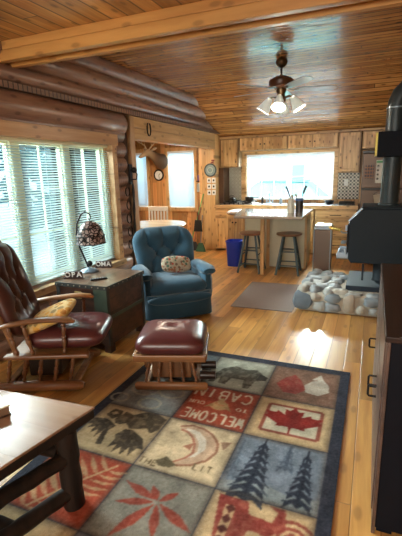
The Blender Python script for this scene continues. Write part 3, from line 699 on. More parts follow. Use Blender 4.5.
# blinds in the nook windows
def blind_y(x0, x1, y, z0, z1, lab, nm='window_blind'):
    t = thing(nm, lab, 'blind', ((x0 + x1) / 2, y, z0)); h = (x1 - x0) / 2
    m = MB(); z = .02
    while z < z1 - z0 - .04:
        m.box(-h, h, -.012, .012, -.0008, .0008, M=MX((0, 0, z), rx=48)); z += .019
    m.build('slats', NOOKB, t)
    MB().box(-h, h, -.018, .018, z1 - z0 - .035, z1 - z0).build('headrail', WHITE, t, bevel=.003)
    MB().box(-h, h, -.012, .012, 0, .012).build('bottom_rail', WHITE, t, bevel=.002)
    for sx in (-.6, .6): MB().box(sx * h - .002, sx * h + .002, -.014, -.012, .01, z1 - z0 - .03).build('cord', WHITE, t)
NOOKB = translucent(mat('nook_slat', (.82, .90, .95), .5, var=.02), (.66, .84, .95), .32)
blind_y(-3.89, -3.33, 7.575, .83, 1.925, 'white venetian blind in the nook window right of the clock')
blind_y(-4.65, -4.41, 7.575, .83, 1.925, 'white venetian blind in the nook window left of the deer mount')
# ---------------- deer mount
t = thing('deer_mount', 'brown deer head mount with antlers on the nook wall above the clock', 'deer mount', (-4.06, 7.59, 1.78))
FUR = mat('deer_fur', (.19, .11, .055), .9, var=.35, scale=30, bump=.4, bscale=120); FURL = mat('deer_pale_fur', (.42, .33, .23), .9, var=.2, scale=30)
s = NT('deer_hide'); x, y, z = s.sep(s.tc.outputs['Object']); fz = s.step(s.M('ADD', s.M('MULTIPLY', y, -1.0), s.M('MULTIPLY', z, .2)), .22, .42)
DH = s.fin(s.mix(fz, (.10, .06, .035), (.34, .24, .14)), .9); s.bump(s.noise(s.tc.outputs['Object'], 140, 3), .4)
MB().sweep([(.05, 0, -.04), (.045, -.06, -.04), (.02, -.14, -.01), (-.03, -.22, .06), (-.08, -.30, .12), (-.11, -.35, .135), (-.145, -.40, .10), (-.18, -.445, .065), (-.205, -.475, .045), (-.215, -.49, .04)],
           [(.15, .12), (.155, .125), (.13, .10), (.095, .075), (.07, .065), (.07, .062), (.05, .048), (.034, .034), (.028, .030), (.012, .014)], 18, up=(0, 0, 1)).build('head', DH, t, smooth=True)
for sy in (-1, 1):
    q = Vector((.035 * sy, 0, 0))
    MB().sweep([(-.085 + .06 * sy, -.315 - .01 * sy, .175), (-.075 + .11 * sy, -.30, .205), (-.07 + .155 * sy, -.29, .215)], [(.018, .012), (.032, .012), (.004, .004)], 10).build('ear', FURL, t, smooth=True)
    b0 = Vector((-.10 + .028 * sy, -.335, .19))
    pts = [b0, b0 + Vector((.05 * sy, .03, .07)), b0 + Vector((.12 * sy, .02, .12)), b0 + Vector((.16 * sy, -.05, .15)), b0 + Vector((.13 * sy, -.13, .19))]
    a = MB().sweep(pts, [.013, .011, .010, .008, .003], 8)
    a.sweep([pts[1], pts[1] + Vector((-.01 * sy, -.03, .06))], [.009, .002], 8).sweep([pts[2], pts[2] + Vector((0, .01, .09))], [.009, .002], 8).sweep([pts[3], pts[3] + Vector((.02 * sy, -.01, .08))], [.007, .002], 8)
    a.build('antler', mat('antler', (.50, .42, .30), .5), t, smooth=True)
    MB().ball((-.128 + .045 * sy, -.365, .145), .012, 10, 7).build('eye', BLK, t, smooth=True)
MB().ball((-.213, -.487, .046), (.017, .014, .014), 10, 7).build('nose', BLK, t, smooth=True)
# ---------------- ironwork by the post
for k, (y, z, r) in enumerate(((4.20, 1.30, .055), (4.21, 1.14, .055), (4.20, 0.98, .06), (4.21, .82, .06), (4.20, .66, .06))):
    m = MB(); pts = [(WX + .085, y + math.sin(a) * r * .8, z - math.cos(a) * r) for a in [R(-150 + 300 * i / 14) for i in range(15)]]
    o = m.sweep(pts, [(.008, .004)] * 15, 8, up=(1, 0, 0)).build('horseshoe', IRON, smooth=True)
    o.name = 'horseshoe'; tag(o, ['topmost', 'second from top', 'third from top', 'fourth from top', 'lowest'][k] + ' dark iron horseshoe hung on the log ends by the window', 'horseshoe', 'horseshoes on the log ends')
t = thing('iron_hook', 'black iron wall hook with a curled top beside the window logs', 'hook', (WX + .05, 4.33, 1.5))
MB().box(0, .02, -.03, .03, -.12, .12).build('plate', IRON, t, bevel=.003)
MB().sweep([(.02, 0, -.06), (.09, 0, -.06), (.10, 0, 0), (.07, 0, .04)], .008, 8).ball((.06, 0, .05), .035).build('hook', IRON, t, smooth=True)
m = MB(); pts = [(WX + .06, 4.36 + .01 * math.sin(i), 1.4 - i * .11) for i in range(9)]
o = m.sweep(pts, [.012, .018, .012, .018, .012, .018, .012, .018, .012], 8).build('iron_chain', IRON, smooth=True); tag(o, 'long dark iron chain hanging down the dark post', 'chain')
m = MB(); pts = [(WX + .035, 4.88 + math.sin(a) * .045, 2.07 - math.cos(a) * .085) for a in [R(-150 + 300 * i / 16) for i in range(17)]]
o = m.sweep(pts, [(.010, .005)] * 17, 8, up=(1, 0, 0)).build('horseshoe', IRON, smooth=True); tag(o, 'single rusty horseshoe nailed to the pine header beam', 'horseshoe')

# ------------------------------------------------------------------ wood stove and hearth
t = thing('stone_hearth', 'raised hearth of rounded river stones set in mortar under the stove', 'hearth', (-.72, 4.25, 0))
MB().box(.03, 1.68, .04, 1.0, 0, .215).build('mortar_bed', MORTAR, t, bevel=.03)
rs = random.Random(5)
SM = [mat('stone_%d' % i, c, .55, var=.35, scale=9, bump=.25) for i, c in enumerate([(.20, .24, .27), (.30, .31, .30), (.38, .36, .31), (.12, .16, .20), (.33, .28, .22), (.24, .27, .29)])]
def stone(mb, c, r, M=None):
    ph = [rs.uniform(0, 6.28) for _ in range(6)]
    def fn(d): return 1 + .09 * math.sin(3 * d.x + ph[0]) + .08 * math.sin(4 * d.y + ph[1]) + .06 * math.sin(5 * d.z + 3 * d.x + ph[2]) + .05 * math.sin(7 * d.y + ph[3])
    return mb.ball(c, r, 16, 10, n=2.8, fn=fn)
front = [(.09, .12, .10, .10, 3), (.27, .07, .07, .055, 1), (.22, .16, .06, .045, 2), (.40, .17, .10, .05, 0), (.40, .065, .085, .06, 5), (.56, .125, .065, .105, 4), (.68, .07, .06, .05, 2), (.80, .16, .11, .05, 0), (.80, .06, .05, .04, 1), (.95, .1, .08, .08, 3), (1.12, .13, .08, .09, 5), (1.3, .1, .08, .08, 0), (1.48, .12, .09, .09, 2)]
for x, z, rx, rz_, k in front:
    stone(MB(), (x, .052, z), (rx, .045, rz_)).build('stone', SM[k], t, smooth=True)
for y, z, ry, rz_, k in [(.16, .12, .09, .09, 0), (.36, .1, .1, .09, 5), (.56, .12, .09, .1, 1), (.76, .1, .1, .09, 3), (.92, .1, .07, .08, 2)]:
    stone(MB(), (.048, y, z), (.045, ry, rz_)).build('stone', SM[k], t, smooth=True)
for ix in range(4):
    for iy in range(6):
        x = .09 + ix * .128 + rs.uniform(-.02, .02) + (iy % 2) * .04; y = .12 + iy * .155 + rs.uniform(-.02, .02)
        if x > .48 and y > .16: continue
        stone(MB(), (x, y, .212), (rs.uniform(.062, .085), rs.uniform(.07, .09), rs.uniform(.035, .055))).build('stone', SM[rs.choice((0, 1, 1, 2, 5, 5))], t, smooth=True)
for k in range(5):
    stone(MB(), (.60 + k * .2, .085, .212), (.085, .05, .03)).build('stone', SM[rs.randrange(6)], t, smooth=True)
t = thing('wood_stove', 'black pedestal wood stove with its door facing left on the stone hearth', 'stove', (.12, 4.85, .215))
MB().box(-.33, .62, -.36, .36, .0, .055).build('base_slab', mat('slab', (.015, .022, .035), .6, spec=.3), t, bevel=.006)
MB().lathe([(.10, .055), (.09, .07), (.088, .29)], 24, (.02, 0, 0)).build('pedestal', STOVE, t, smooth=True)
prof = [(-.30, .285), (.55, .285), (.55, .87), (-.20, .87), (-.33, .74), (-.33, .33)]
MB().prism(prof, .52, M=Matrix.Translation((0, .26, 0)) @ Matrix.Rotation(R(90), 4, 'X')).build('firebox', STOVE, t, bevel=.008)
MB().box(-.22, .57, -.275, .275, .872, .892).build('top_plate', STOVE, t, bevel=.005)
MB().add([(-.338, -.262, .735), (-.2, -.262, .885), (-.2, -.255, .885), (-.338, -.255, .735), (-.35, -.262, .745), (-.212, -.262, .895), (-.212, -.255, .895), (-.35, -.255, .745)],
         [(0, 3, 2, 1), (4, 5, 6, 7), (0, 1, 5, 4), (1, 2, 6, 5), (2, 3, 7, 6), (3, 0, 4, 7)]).build('edge_trim', GREY, t)
d = MB().box(-.352, -.332, -.20, .20, .36, .70).build('door', IRON, t, bevel=.01)
MB().box(-.358, -.35, -.14, .14, .46, .64).build('door_glass', mat('dark_glass', (.01, .01, .012), .08), d)
for z in (.40, .66): MB().cyl((-.36, -.215, z - .03), (-.36, -.215, z + .03), .014, seg=10).build('hinge', GREY, d)
m = MB().sweep([(-.35, -.17, .60), (-.40, -.18, .60), (-.42, -.19, .62)], .008, 8); m.build('latch', GREY, d, smooth=True)
m = MB(); pts = [(-.42 - .10 * i / 40, -.19 + .017 * math.sin(i * .9), .63 + .017 * math.cos(i * .9) + .02 * i / 40) for i in range(41)]
m.sweep(pts, .006, 6).ball((-.53, -.19, .655), (.02, .018, .018)).build('coil_handle', GOLD, d, smooth=True)
m = MB(); pts = [(-.36 - .05 * i / 24, -.19 + .014 * math.sin(i * 1.0), .50 + .016 * math.cos(i * 1.0)) for i in range(25)]
m.sweep(pts, .006, 6).build('air_control', GREY, t, smooth=True)
m = MB().box(-.45, -.33, -.2, .2, .31, .325).box(-.455, -.44, -.2, .2, .31, .36).box(-.45, -.33, -.2, -.19, .31, .385).box(-.45, -.33, .19, .2, .31, .385)
m.build('ash_lip', GREY, t, bevel=.003)
MB().box(-.18, -.16, -.27, -.262, .10, .285).build('side_foot', STOVE, t)
PX, PY = .165, 4.88
t = thing('stove_pipe', 'fat black stove pipe rising from the stove and bending into the right wall', 'stove pipe', (PX, PY, 1.107))
MB().lathe([(.105, 0), (.105, .02), (.092, .025), (.092, .50)], 24).build('lower_pipe', PIPE, t, smooth=True)
pts = [(0, 0, .76), (0, 0, .98), (.005, 0, 1.04), (.035, 0, 1.12), (.10, 0, 1.19), (.18, 0, 1.22), (.32, 0, 1.225), (.77, 0, 1.225)]
MB().sweep(pts, .092, 24, up=(1, 0, 0)).build('elbow_pipe', PIPE, t, smooth=True)
for z in (.985,): MB().lathe([(.0925, z), (.096, z + .003), (.096, z + .012), (.0925, z + .015)], 24).build('seam', GREY, t, smooth=True)
MB().box(-.155, .19, -.16, .16, .505, .755).build('heat_reclaimer', mat('reclaimer_black', (.004, .006, .012), .6, spec=.15), t, bevel=.006)
m = MB().box(-.178, -.156, -.15, .15, .52, .53).box(-.178, -.156, -.15, .15, .735, .745)
for k in range(7): m.box(-.178, -.156, -.15 + k * .0485, -.141 + k * .0485, .53, .735)
m.box(-.178, -.174, -.152, .152, .515, .75)
m.build('front_grille', YEL, t, bevel=.002)
# ------------------------------------------------------------------ right dresser
t = thing('low_dresser', 'dark reddish-brown low dresser with black bail pulls along the right edge', 'dresser', (.085, 1.56, 0))
MB().box(.012, .58, .012, 1.26, .02, .865).build('body', NAVY, t, bevel=.004)
MB().box(-.008, .60, -.012, 1.28, .867, .892).build('top', DRESS, t, bevel=.005)
MB().box(.0, .014, -.002, .03, 0, .865).box(.0, .014, 1.24, 1.27, 0, .865).box(.0, .012, .03, 1.24, .02, .08).build('face_frame', DRESSG, t, bevel=.002)
for y0, y1, yp, zp in ((.03, .475, .44, .42), (.485, .80, .52, .43), (.81, 1.24, 1.10, .40)):
    d = MB().box(-.006, .014, y0, y1, .09, .62).build('door', DRESSG, t, bevel=.004)
    MB().sweep([(-.006, yp, zp - .03), (-.040, yp, zp - .03), (-.044, yp, zp - .024), (-.044, yp, zp + .024), (-.040, yp, zp + .03), (-.006, yp, zp + .03)], .0055, 8).build('pull', BLACK, d, smooth=True)
    MB().box(-.006, .014, y0, y1, .635, .85).build('drawer', DRESSG, t, bevel=.004)
for y in (.02, 1.2): MB().box(.02, .08, y, y + .06, 0, .02).build('foot', NAVY, t)
# ------------------------------------------------------------------ ceiling fan
FX, FY = -1.01, 4.76
t = thing('ceiling_fan', 'antique brass ceiling fan with five pale blades and frosted lamp shades', 'ceiling fan', (FX, FY, 2.68), 0)
MB().lathe([(0, 0), (.045, 0), (.064, -.02), (.066, -.045), (.048, -.075), (.02, -.09), (.012, -.095)][::-1], 22).build('canopy', ABRASS, t, smooth=True)
MB().cyl((0, 0, -.10), (0, 0, -.19), .012, seg=12).build('downrod', ABRASS, t)
MB().lathe([(0, -.175), (.06, -.18), (.11, -.20), (.132, -.22), (.135, -.262), (.115, -.29), (.07, -.30), (.0, -.30)][::-1], 28).build('motor_housing', WALNUT, t, smooth=True)
MB().lathe([(.0, -.30), (.05, -.30), (.055, -.33), (.04, -.36), (.05, -.40), (.055, -.43), (.035, -.455), (.02, -.49), (.008, -.52), (0, -.525)][::-1], 20).build('light_fitter', ABRASS, t, smooth=True)
for k in range(5):
    a = 21 + 72 * k
    M_ = MX((0, 0, -.305), rz=a)
    MB().sweep([(.06, 0, 0), (.11, .012, -.012), (.15, 0, -.012), (.19, 0, -.008)], [(.006, .016), (.005, .010), (.005, .022), (.004, .03)], 8, M=M_).build('blade_iron', ABRASS, t, smooth=True)
    poly = [(.15, -.045), (.30, -.058), (.52, -.062), (.58, -.052), (.605, -.025), (.61, 0), (.605, .025), (.58, .052), (.52, .062), (.30, .058), (.15, .045)]
    MB().prism(poly, .006, M=M_ @ MX((0, 0, -.010), rx=-11)).build('blade', BLADE, t, bevel=.001)
for k in range(4):
    a = 5 + 90 * k; M_ = MX((0, 0, -.40), rz=a, sc=(1.28, 1.28, 1.28))
    arm = MB().sweep([(.03, 0, 0), (.07, 0, .012), (.10, 0, 0)], .008, 8, M=M_).build('lamp_arm', ABRASS, t, smooth=True)
    sh = MB().lathe([(.018, .01), (.026, -.005), (.034, -.03), (.045, -.065), (.056, -.10), (.060, -.11), (.056, -.108), (.042, -.065), (.024, -.005)], 20, M=M_ @ MX((.10, 0, -.005), ry=-32)).build('lamp_shade', FROST, t, smooth=True)
for k in range(4):
    a = R(5 + 90 * k); l = bpy.data.lights.new('fan_bulb', 'POINT'); l.energy = 7; l.color = (1, .86, .66); l.shadow_soft_size = .03
    lo = bpy.data.objects.new('fan_bulb', l); C.objects.link(lo); lo.location = (FX + .19 * math.cos(a), FY + .19 * math.sin(a), 2.68 - .53)
for x, l in ((.02, .66), (-.015, .60)): MB().cyl((x, -.01, -.49), (x, -.01, -l), .0018, seg=6).ball((x, -.01, -l), .006, 8, 6).build('pull_chain', ABRASS, t)

# ------------------------------------------------------------------ rug
def make_rug():
    X0, X1, Y0, Y1 = -1.605, -.07, .62, 2.975; d = .0055
    nx, ny = int((X1 - X0) / d), int((Y1 - Y0) / d)
    img = np.zeros((ny, nx, 3)); img[:] = (52, 54, 66)
    xs = X0 + (np.arange(nx) + .5) * (X1 - X0) / nx; ys = Y0 + (np.arange(ny) + .5) * (Y1 - Y0) / ny
    GX, GY = np.meshgrid(xs, ys); rng = np.random.default_rng(3)
    def vnoise(sc, seed):
        r = np.random.default_rng(seed); g = r.random((64, 64)); u = (GX * sc) % 63; v = (GY * sc) % 63
        i = u.astype(int); j = v.astype(int); fu = u - i; fv = v - j; fu = fu * fu * (3 - 2 * fu); fv = fv * fv * (3 - 2 * fv)
        return (g[j, i] * (1 - fu) * (1 - fv) + g[j, i + 1] * fu * (1 - fv) + g[j + 1, i] * (1 - fu) * fv + g[j + 1, i + 1] * fu * fv)
    N1 = vnoise(14, 1); N2 = vnoise(45, 2); N3 = vnoise(5, 9)
    def poly(P, col, cell, al=1.0, mott=.0):
        x0, x1, y0, y1 = cell; P = [(x0 + (x1 - x0) * a, y0 + (y1 - y0) * b) for a, b in P]
        bx0 = max(0, int((min(p[0] for p in P) - X0) / d) - 1); bx1 = min(nx, int((max(p[0] for p in P) - X0) / d) + 2)
        by0 = max(0, int((min(p[1] for p in P) - Y0) / d) - 1); by1 = min(ny, int((max(p[1] for p in P) - Y0) / d) + 2)
        if bx1 <= bx0 or by1 <= by0: return
        gx = GX[by0:by1, bx0:bx1]; gy = GY[by0:by1, bx0:bx1]; ins = np.zeros(gx.shape, bool)
        for (ax, ay), (bx, by) in zip(P, P[1:] + P[:1]):
            c = ((ay > gy) != (by > gy)); 
            with np.errstate(divide='ignore', invalid='ignore'):
                ins ^= c & (gx < (bx - ax) * (gy - ay) / (by - ay + 1e-12) + ax)
        a = al * ins * (1 - mott * (N2[by0:by1, bx0:bx1] > .62))
        img[by0:by1, bx0:bx1] = img[by0:by1, bx0:bx1] * (1 - a[..., None]) + np.array(col) * a[..., None]
    def line(P, w, col, cell, al=1.0):
        for (ax, ay), (bx, by) in zip(P, P[1:]):
            L = math.hypot(bx - ax, by - ay) or 1e-6; nx_, ny_ = -(by - ay) / L * w / 2, (bx - ax) / L * w / 2
            poly([(ax + nx_, ay + ny_), (bx + nx_, by + ny_), (bx - nx_, by - ny_), (ax - nx_, ay - ny_)], col, cell, al)
    GL = {'W': [[(0, 1), (.25, 0), (.5, .7), (.75, 0), (1, 1)]], 'E': [[(1, 1), (0, 1), (0, 0), (1, 0)], [(0, .5), (.7, .5)]], 'L': [[(0, 1), (0, 0), (1, 0)]],
          'C': [[(1, .85), (.7, 1), (.3, 1), (0, .7), (0, .3), (.3, 0), (.7, 0), (1, .15)]], 'O': [[(.3, 1), (.7, 1), (1, .7), (1, .3), (.7, 0), (.3, 0), (0, .3), (0, .7), (.3, 1)]],
          'M': [[(0, 0), (0, 1), (.5, .3), (1, 1), (1, 0)]], 'T': [[(0, 1), (1, 1)], [(.5, 1), (.5, 0)]], 'H': [[(0, 0), (0, 1)], [(1, 0), (1, 1)], [(0, .5), (1, .5)]],
          'A': [[(0, 0), (.5, 1), (1, 0)], [(.2, .38), (.8, .38)]], 'B': [[(0, 0), (0, 1), (.7, 1), (.9, .75), (.7, .52), (0, .52)], [(.7, .52), (1, .28), (.75, 0), (0, 0)]],
          'I': [[(.5, 0), (.5, 1)]], 'N': [[(0, 0), (0, 1), (1, 0), (1, 1)]], 'R': [[(0, 0), (0, 1), (.8, 1), (1, .75), (.8, .5), (0, .5)], [(.5, .5), (1, 0)]], 'U': [[(0, 1), (0, .2), (.3, 0), (.7, 0), (1, .2), (1, 1)]]}
    def text(tx, x, y, w, h, gap, th, col, cell, flip=False, al=1.0):
        for i, ch in enumerate(tx):
            for st in GL[ch]:
                P = [(x + i * (w + gap) + a * w, y + b * h) for a, b in st]
                if flip: P = [(1 - a, 1 - b) for a, b in P]
                line(P, th, col, cell, al)
    COLS = [(-1.535, -1.076), (-1.072, -.613), (-.609, -.135)]; ROWS = [(2.434, 2.90), (1.994, 2.430), (1.545, 1.990), (1.108, 1.541), (.68, 1.104)]
    def cell(r, c): return (*COLS[c], *ROWS[r])
    TAN = (204, 172, 124); TAN2 = (190, 162, 118); GRY = (140, 136, 120); BLU = (122, 134, 148); RED = (172, 70, 44); DK = (62, 52, 42); RUST = (140, 80, 62)
    base = {(0, 0): (112, 120, 124), (0, 1): (160, 160, 142), (0, 2): (136, 100, 80), (1, 0): (128, 132, 130), (1, 1): RED, (1, 2): TAN, (2, 0): TAN2, (2, 1): (212, 186, 144), (2, 2): BLU,
            (3, 0): RED, (3, 1): (136, 132, 118), (3, 2): TAN, (4, 0): TAN, (4, 1): BLU, (4, 2): RED}
    for (r, c), col in base.items():
        poly([(0, 0), (1, 0), (1, 1), (0, 1)], col, cell(r, c))
    # far centre: walking bear
    B = cell(0, 1)
    poly([(.10, .36), (.2, .62), (.38, .74), (.55, .68), (.74, .72), (.84, .62), (.97, .52), (.96, .42), (.86, .38), (.80, .36), (.76, .10), (.66, .10), (.62, .34), (.42, .34), (.38, .12), (.26, .12), (.24, .34), (.18, .12), (.10, .12)], (78, 72, 60), B, .9, .3)
    poly([(.84, .62), (.97, .52), (.96, .42), (.80, .40)], (52, 50, 46), B, .8)
    # far right: two leaves / cones
    B = cell(0, 2)
    poly([(.26, .2), (.12, .42), (.2, .62), (.34, .78), (.46, .62), (.56, .36), (.44, .2)], (160, 52, 44), B, .8, .3)
    poly([(.56, .3), (.52, .5), (.62, .66), (.76, .76), (.86, .6), (.88, .4), (.74, .26)], (206, 200, 182), B, .85, .15)
    poly([(.60, .70), (.72, .9), (.78, .72)], (206, 200, 182), B, .8)
    # second row left: grey stones / antlers pattern
    B = cell(1, 0)
    for cx, cy, rr in ((.3, .55, .22), (.72, .6, .2), (.55, .2, .17), (.05, .2, .14)):
        for k in range(16):
            a0, a1 = 2 * PI * k / 16, 2 * PI * (k + 1) / 16
            line([(cx + rr * math.cos(a0), cy + rr * math.sin(a0) * .8), (cx + rr * math.cos(a1), cy + rr * math.sin(a1) * .8)], .045, (160, 155, 136), B, .8)
    # WELCOME TO OUR CABIN, read from the far side
    B = cell(1, 1); CR = (214, 198, 166)
    text('WELCOME', .05, .70, .085, .22, .045, .030, CR, B, True)
    text('TO', .08, .46, .06, .08, .03, .016, CR, B, True); text('OUR', .72, .46, .055, .08, .03, .016, CR, B, True)
    text('CABIN', .10, .08, .12, .24, .06, .034, CR, B, True)
    poly([(.36, .46), (.42, .60), (.52, .66), (.62, .58), (.66, .46), (.56, .40), (.46, .40)], (190, 160, 104), B, .9, .3)
    poly([(.44, .62), (.50, .74), (.56, .62)], (190, 160, 104), B, .9); poly([(.3, .40), (.44, .48), (.38, .54)], (160, 128, 80), B, .9); poly([(.72, .40), (.58, .48), (.64, .54)], (160, 128, 80), B, .9)
    # maple leaf
    B = cell(1, 2)
    fr = [(.16, .18), (.86, .18), (.86, .84), (.16, .84)]
    poly(fr, (206, 196, 166), B); line(fr + fr[:1], .045, (150, 72, 56), B, .9)
    ML = [(0, 1), (.09, .78), (.2, .84), (.17, .55), (.34, .72), (.38, .6), (.6, .64), (.52, .45), (.6, .38), (.27, .10), (.30, 0), (.03, .04), (.02, -.26), (-.02, -.26), (-.03, .04), (-.30, 0), (-.27, .10), (-.6, .38), (-.52, .45), (-.6, .64), (-.38, .6), (-.34, .72), (-.17, .55), (-.2, .84), (-.09, .78)]
    poly([(.51 + a * .62, .33 + b * .52) for a, b in ML], (150, 42, 34), B)
    # third row left: bear and hanging pines
    B = cell(2, 0)
    poly([(.30, .68), (.36, .90), (.5, .86), (.62, .98), (.8, 1.0), (.98, .92), (.98, .70), (.9, .56), (.82, .66), (.70, .60), (.6, .56), (.5, .66), (.42, .60), (.36, .60)], (74, 62, 46), B, .92, .25)
    poly([(.12, .74), (.16, .90), (.30, .90), (.34, .78), (.26, .68)], (74, 62, 46), B, .9, .15); poly([(.17, .80), (.22, .86), (.28, .82), (.22, .76)], TAN2, B)
    def pine(cx, top, bot, w, col, B, k=7, al=.95, dx=0):
        line([(cx, top), (cx + dx, bot)], .03, col, B, al)
        for i in range(k):
            f = (i + .6) / k; y = top + (bot - top) * f; hw = w * (.25 + .75 * f); xx = cx + dx * f; s_ = (bot - top) / k
            for sg in (-1, 1):
                poly([(xx, y), (xx + sg * hw, y + s_ * 1.1), (xx + sg * hw * .7, y + s_ * .55), (xx + sg * hw * .8, y + s_ * 1.7), (xx + sg * hw * .3, y + s_ * .9), (xx, y + s_ * 1.3)], col, B, al)
    pine(.45, .60, .16, .17, DK, B, 5, .92, -.14) if False else None
    poly([(.02, .62), (.20, .66), (.40, .56), (.36, .44), (.44, .16), (.36, .14), (.30, .40), (.26, .26), (.22, .42), (.16, .30), (.14, .46), (.06, .38), (.08, .50), (-.0, .46)], (66, 56, 44), B, .92, .2)
    poly([(.56, .54), (.66, .56), (.88, .44), (.98, .26), (.90, .26), (.86, .10), (.80, .24), (.76, .06), (.70, .22), (.64, .08), (.62, .24), (.54, .14), (.54, .32), (.50, .40)], (66, 56, 44), B, .92, .2)
    # fish
    B = cell(2, 1)
    arc = [(.20, .86), (.34, .93), (.50, .92), (.66, .84), (.78, .70), (.82, .54), (.76, .36), (.62, .22), (.46, .16)]
    inn = [(.40, .20), (.50, .30), (.56, .42), (.52, .58), (.44, .70), (.34, .78), (.24, .80)]
    poly(arc + inn, (196, 160, 128), B, .95); poly([(.30, .86), (.48, .84), (.62, .72), (.68, .54), (.60, .36), (.52, .32), (.60, .46), (.56, .62), (.44, .76), (.30, .82)], (220, 208, 186), B, .9)
    line(arc, .035, (140, 86, 62), B, .8); line(inn, .03, (166, 92, 70), B, .8)
    poly([(.46, .16), (.30, .26), (.20, .14), (.28, .08), (.40, .10)], (100, 88, 62), B, .9); poly([(.80, .74), (.94, .78), (.88, .60)], (150, 110, 84), B, .9); poly([(.40, .50), (.50, .60), (.50, .46)], (160, 90, 66), B, .8)
    text('THE', .02, .06, .055, .09, .028, .014, (110, 92, 62), B); text('LIT', .66, .17, .05, .10, .03, .014, (110, 92, 62), B)
    for k in range(4): line([(.03, .42 + k * .09), (.16 + .03 * (k % 2), .43 + k * .09)], .01, (150, 130, 96), B, .5)
    # pines on blue
    B = cell(2, 2); NV = (46, 52, 66)
    poly([(0, 0), (1, 0), (1, .22), (.7, .16), (.4, .26), (0, .14)], (150, 158, 150), B, .6)
    pine(.30, 1.0, .04, .26, NV, B, 8); pine(.80, .96, .14, .18, NV, B, 7); pine(.60, .98, .60, .12, (72, 84, 100), B, 4, .7); pine(.06, .9, .3, .10, (84, 98, 114), B, 5, .6)
    # red fern
    B = cell(3, 0); FE = (196, 158, 110)
    line([(.30, .04), (.56, .5), (.86, .92)], .03, FE, B, .9)
    for i in range(9):
        f = i / 9; x, y = .30 + .56 * f, .04 + .86 * f
        for sx, sy in ((-.34, .20), (.36, -.06)):
            k = 1.15 - abs(f - .45); poly([(x, y), (x + sx * k * .5, y + sy * k * .6 + .05), (x + sx * k, y + sy * k + .10), (x + sx * k * .6, y + sy * k * .5), (x + sx * k * .3, y + sy * k * .2 - .02)], FE, B, .85, .3)
    # red leaflets on grey
    B = cell(3, 1); LR = (160, 66, 48)
    ctr = (.52, .60)
    for a, l, w_ in ((162, .48, .055), (128, .24, .05), (52, .26, .045), (200, .44, .05), (246, .62, .06), (290, .46, .05), (334, .52, .06)):
        ca, sa = math.cos(R(a)), math.sin(R(a)); P = []
        for u, v in ((.05, 0), (.35, .8), (.55, 1), (.8, .5), (1, 0), (.8, -.5), (.55, -1), (.35, -.8)):
            P.append((ctr[0] + ca * l * u - sa * w_ * v, ctr[1] + sa * l * u + ca * w_ * v))
        poly(P, LR, B, .95, .12)
    # snowshoe / paddle patch
    B = cell(3, 2)
    poly([(.06, .96), (.36, .96), (.40, .80), (.62, .78), (.66, .92), (.56, .98), (.72, .98), (.76, .72), (.60, .60), (.44, .62), (.36, .2), (.42, .04), (.12, .04), (.18, .3)], (150, 52, 44), B, .9, .15)
    poly([(.16, .84), (.26, .84), (.28, .2), (.20, .2)], TAN, B, .9)
    for k in range(5): poly([(.22, .22 + k * .13), (.27, .28 + k * .13), (.22, .34 + k * .13), (.17, .28 + k * .13)], (96, 48, 40), B)
    for rr in (.20, .12, .05):
        for k in range(20):
            a0, a1 = 2 * PI * k / 20, 2 * PI * (k + 1) / 20; line([(.82 + rr * math.cos(a0), .66 + rr * math.sin(a0)), (.82 + rr * math.cos(a1), .66 + rr * math.sin(a1))], .04, (150, 62, 50), B, .85)
    # nearest row
    B = cell(4, 1); pine(.3, .95, .05, .25, NV, B, 7); pine(.75, .9, .1, .2, NV, B, 7)
    # worn dark edges of each patch, overall mottle
    for (r, c) in base:
        x0, x1, y0, y1 = cell(r, c)
        dd = np.minimum(np.minimum(GX - x0, x1 - GX), np.minimum(GY - y0, y1 - GY)); ins = dd > 0
        k = np.clip(1 - dd / (.018 + .030 * N1), 0, 1) * .55
        k = np.where(ins, k, 0)[..., None]; img[:] = img * (1 - k) + np.array((72, 60, 50)) * k
    img *= (.70 + .25 * N1 + .12 * N2 + .08 * N3)[..., None]
    img += rng.normal(0, 9, img.shape[:2])[..., None]
    for _ in range(1):
        p = np.pad(img, ((1, 1), (1, 1), (0, 0)), 'edge'); img = (p[:-2, 1:-1] + p[2:, 1:-1] + p[1:-1, :-2] + p[1:-1, 2:] + 2 * p[1:-1, 1:-1]) / 6
    g_ = img.mean(-1, keepdims=True); img = g_ + (img - g_) * .86
    img = np.clip(img, 2, 250) / 255; lin = np.where(img <= .04045, img / 12.92, ((img + .055) / 1.055) ** 2.4)
    # mesh: top grid with skirt
    me = bpy.data.meshes.new('area_rug')
    vx = np.linspace(X0, X1, nx); vy = np.linspace(Y0, Y1, ny); VX, VY = np.meshgrid(vx, vy)
    V = np.stack([VX, VY, np.full_like(VX, .011)], -1).reshape(-1, 3)
    i = np.arange(nx - 1); j = np.arange(ny - 1); I, J = np.meshgrid(i, j); a = (J * nx + I).ravel()
    Fq = np.stack([a, a + 1, a + nx + 1, a + nx], 1)
    nb = len(V); cr = np.array([(X0, Y0, .001), (X1, Y0, .001), (X1, Y1, .001), (X0, Y1, .001), (X0, Y0, .011), (X1, Y0, .011), (X1, Y1, .011), (X0, Y1, .011)])
    V = np.vstack([V, cr]); side = np.array([(0, 1, 5, 4), (1, 2, 6, 5), (2, 3, 7, 6), (3, 0, 4, 7), (0, 3, 2, 1)]) + nb
    Fq = np.vstack([Fq, side])
    me.vertices.add(len(V)); me.vertices.foreach_set('co', V.ravel()); me.loops.add(Fq.size); me.loops.foreach_set('vertex_index', Fq.ravel())
    me.polygons.add(len(Fq)); me.polygons.foreach_set('loop_start', np.arange(0, Fq.size, 4)); me.polygons.foreach_set('loop_total', np.full(len(Fq), 4))
    me.update(); ca = me.color_attributes.new('dye', 'FLOAT_COLOR', 'POINT')
    col = np.ones((len(V), 4)); col[:nb, :3] = lin.reshape(-1, 3); col[nb:, :3] = lin[0, 0]
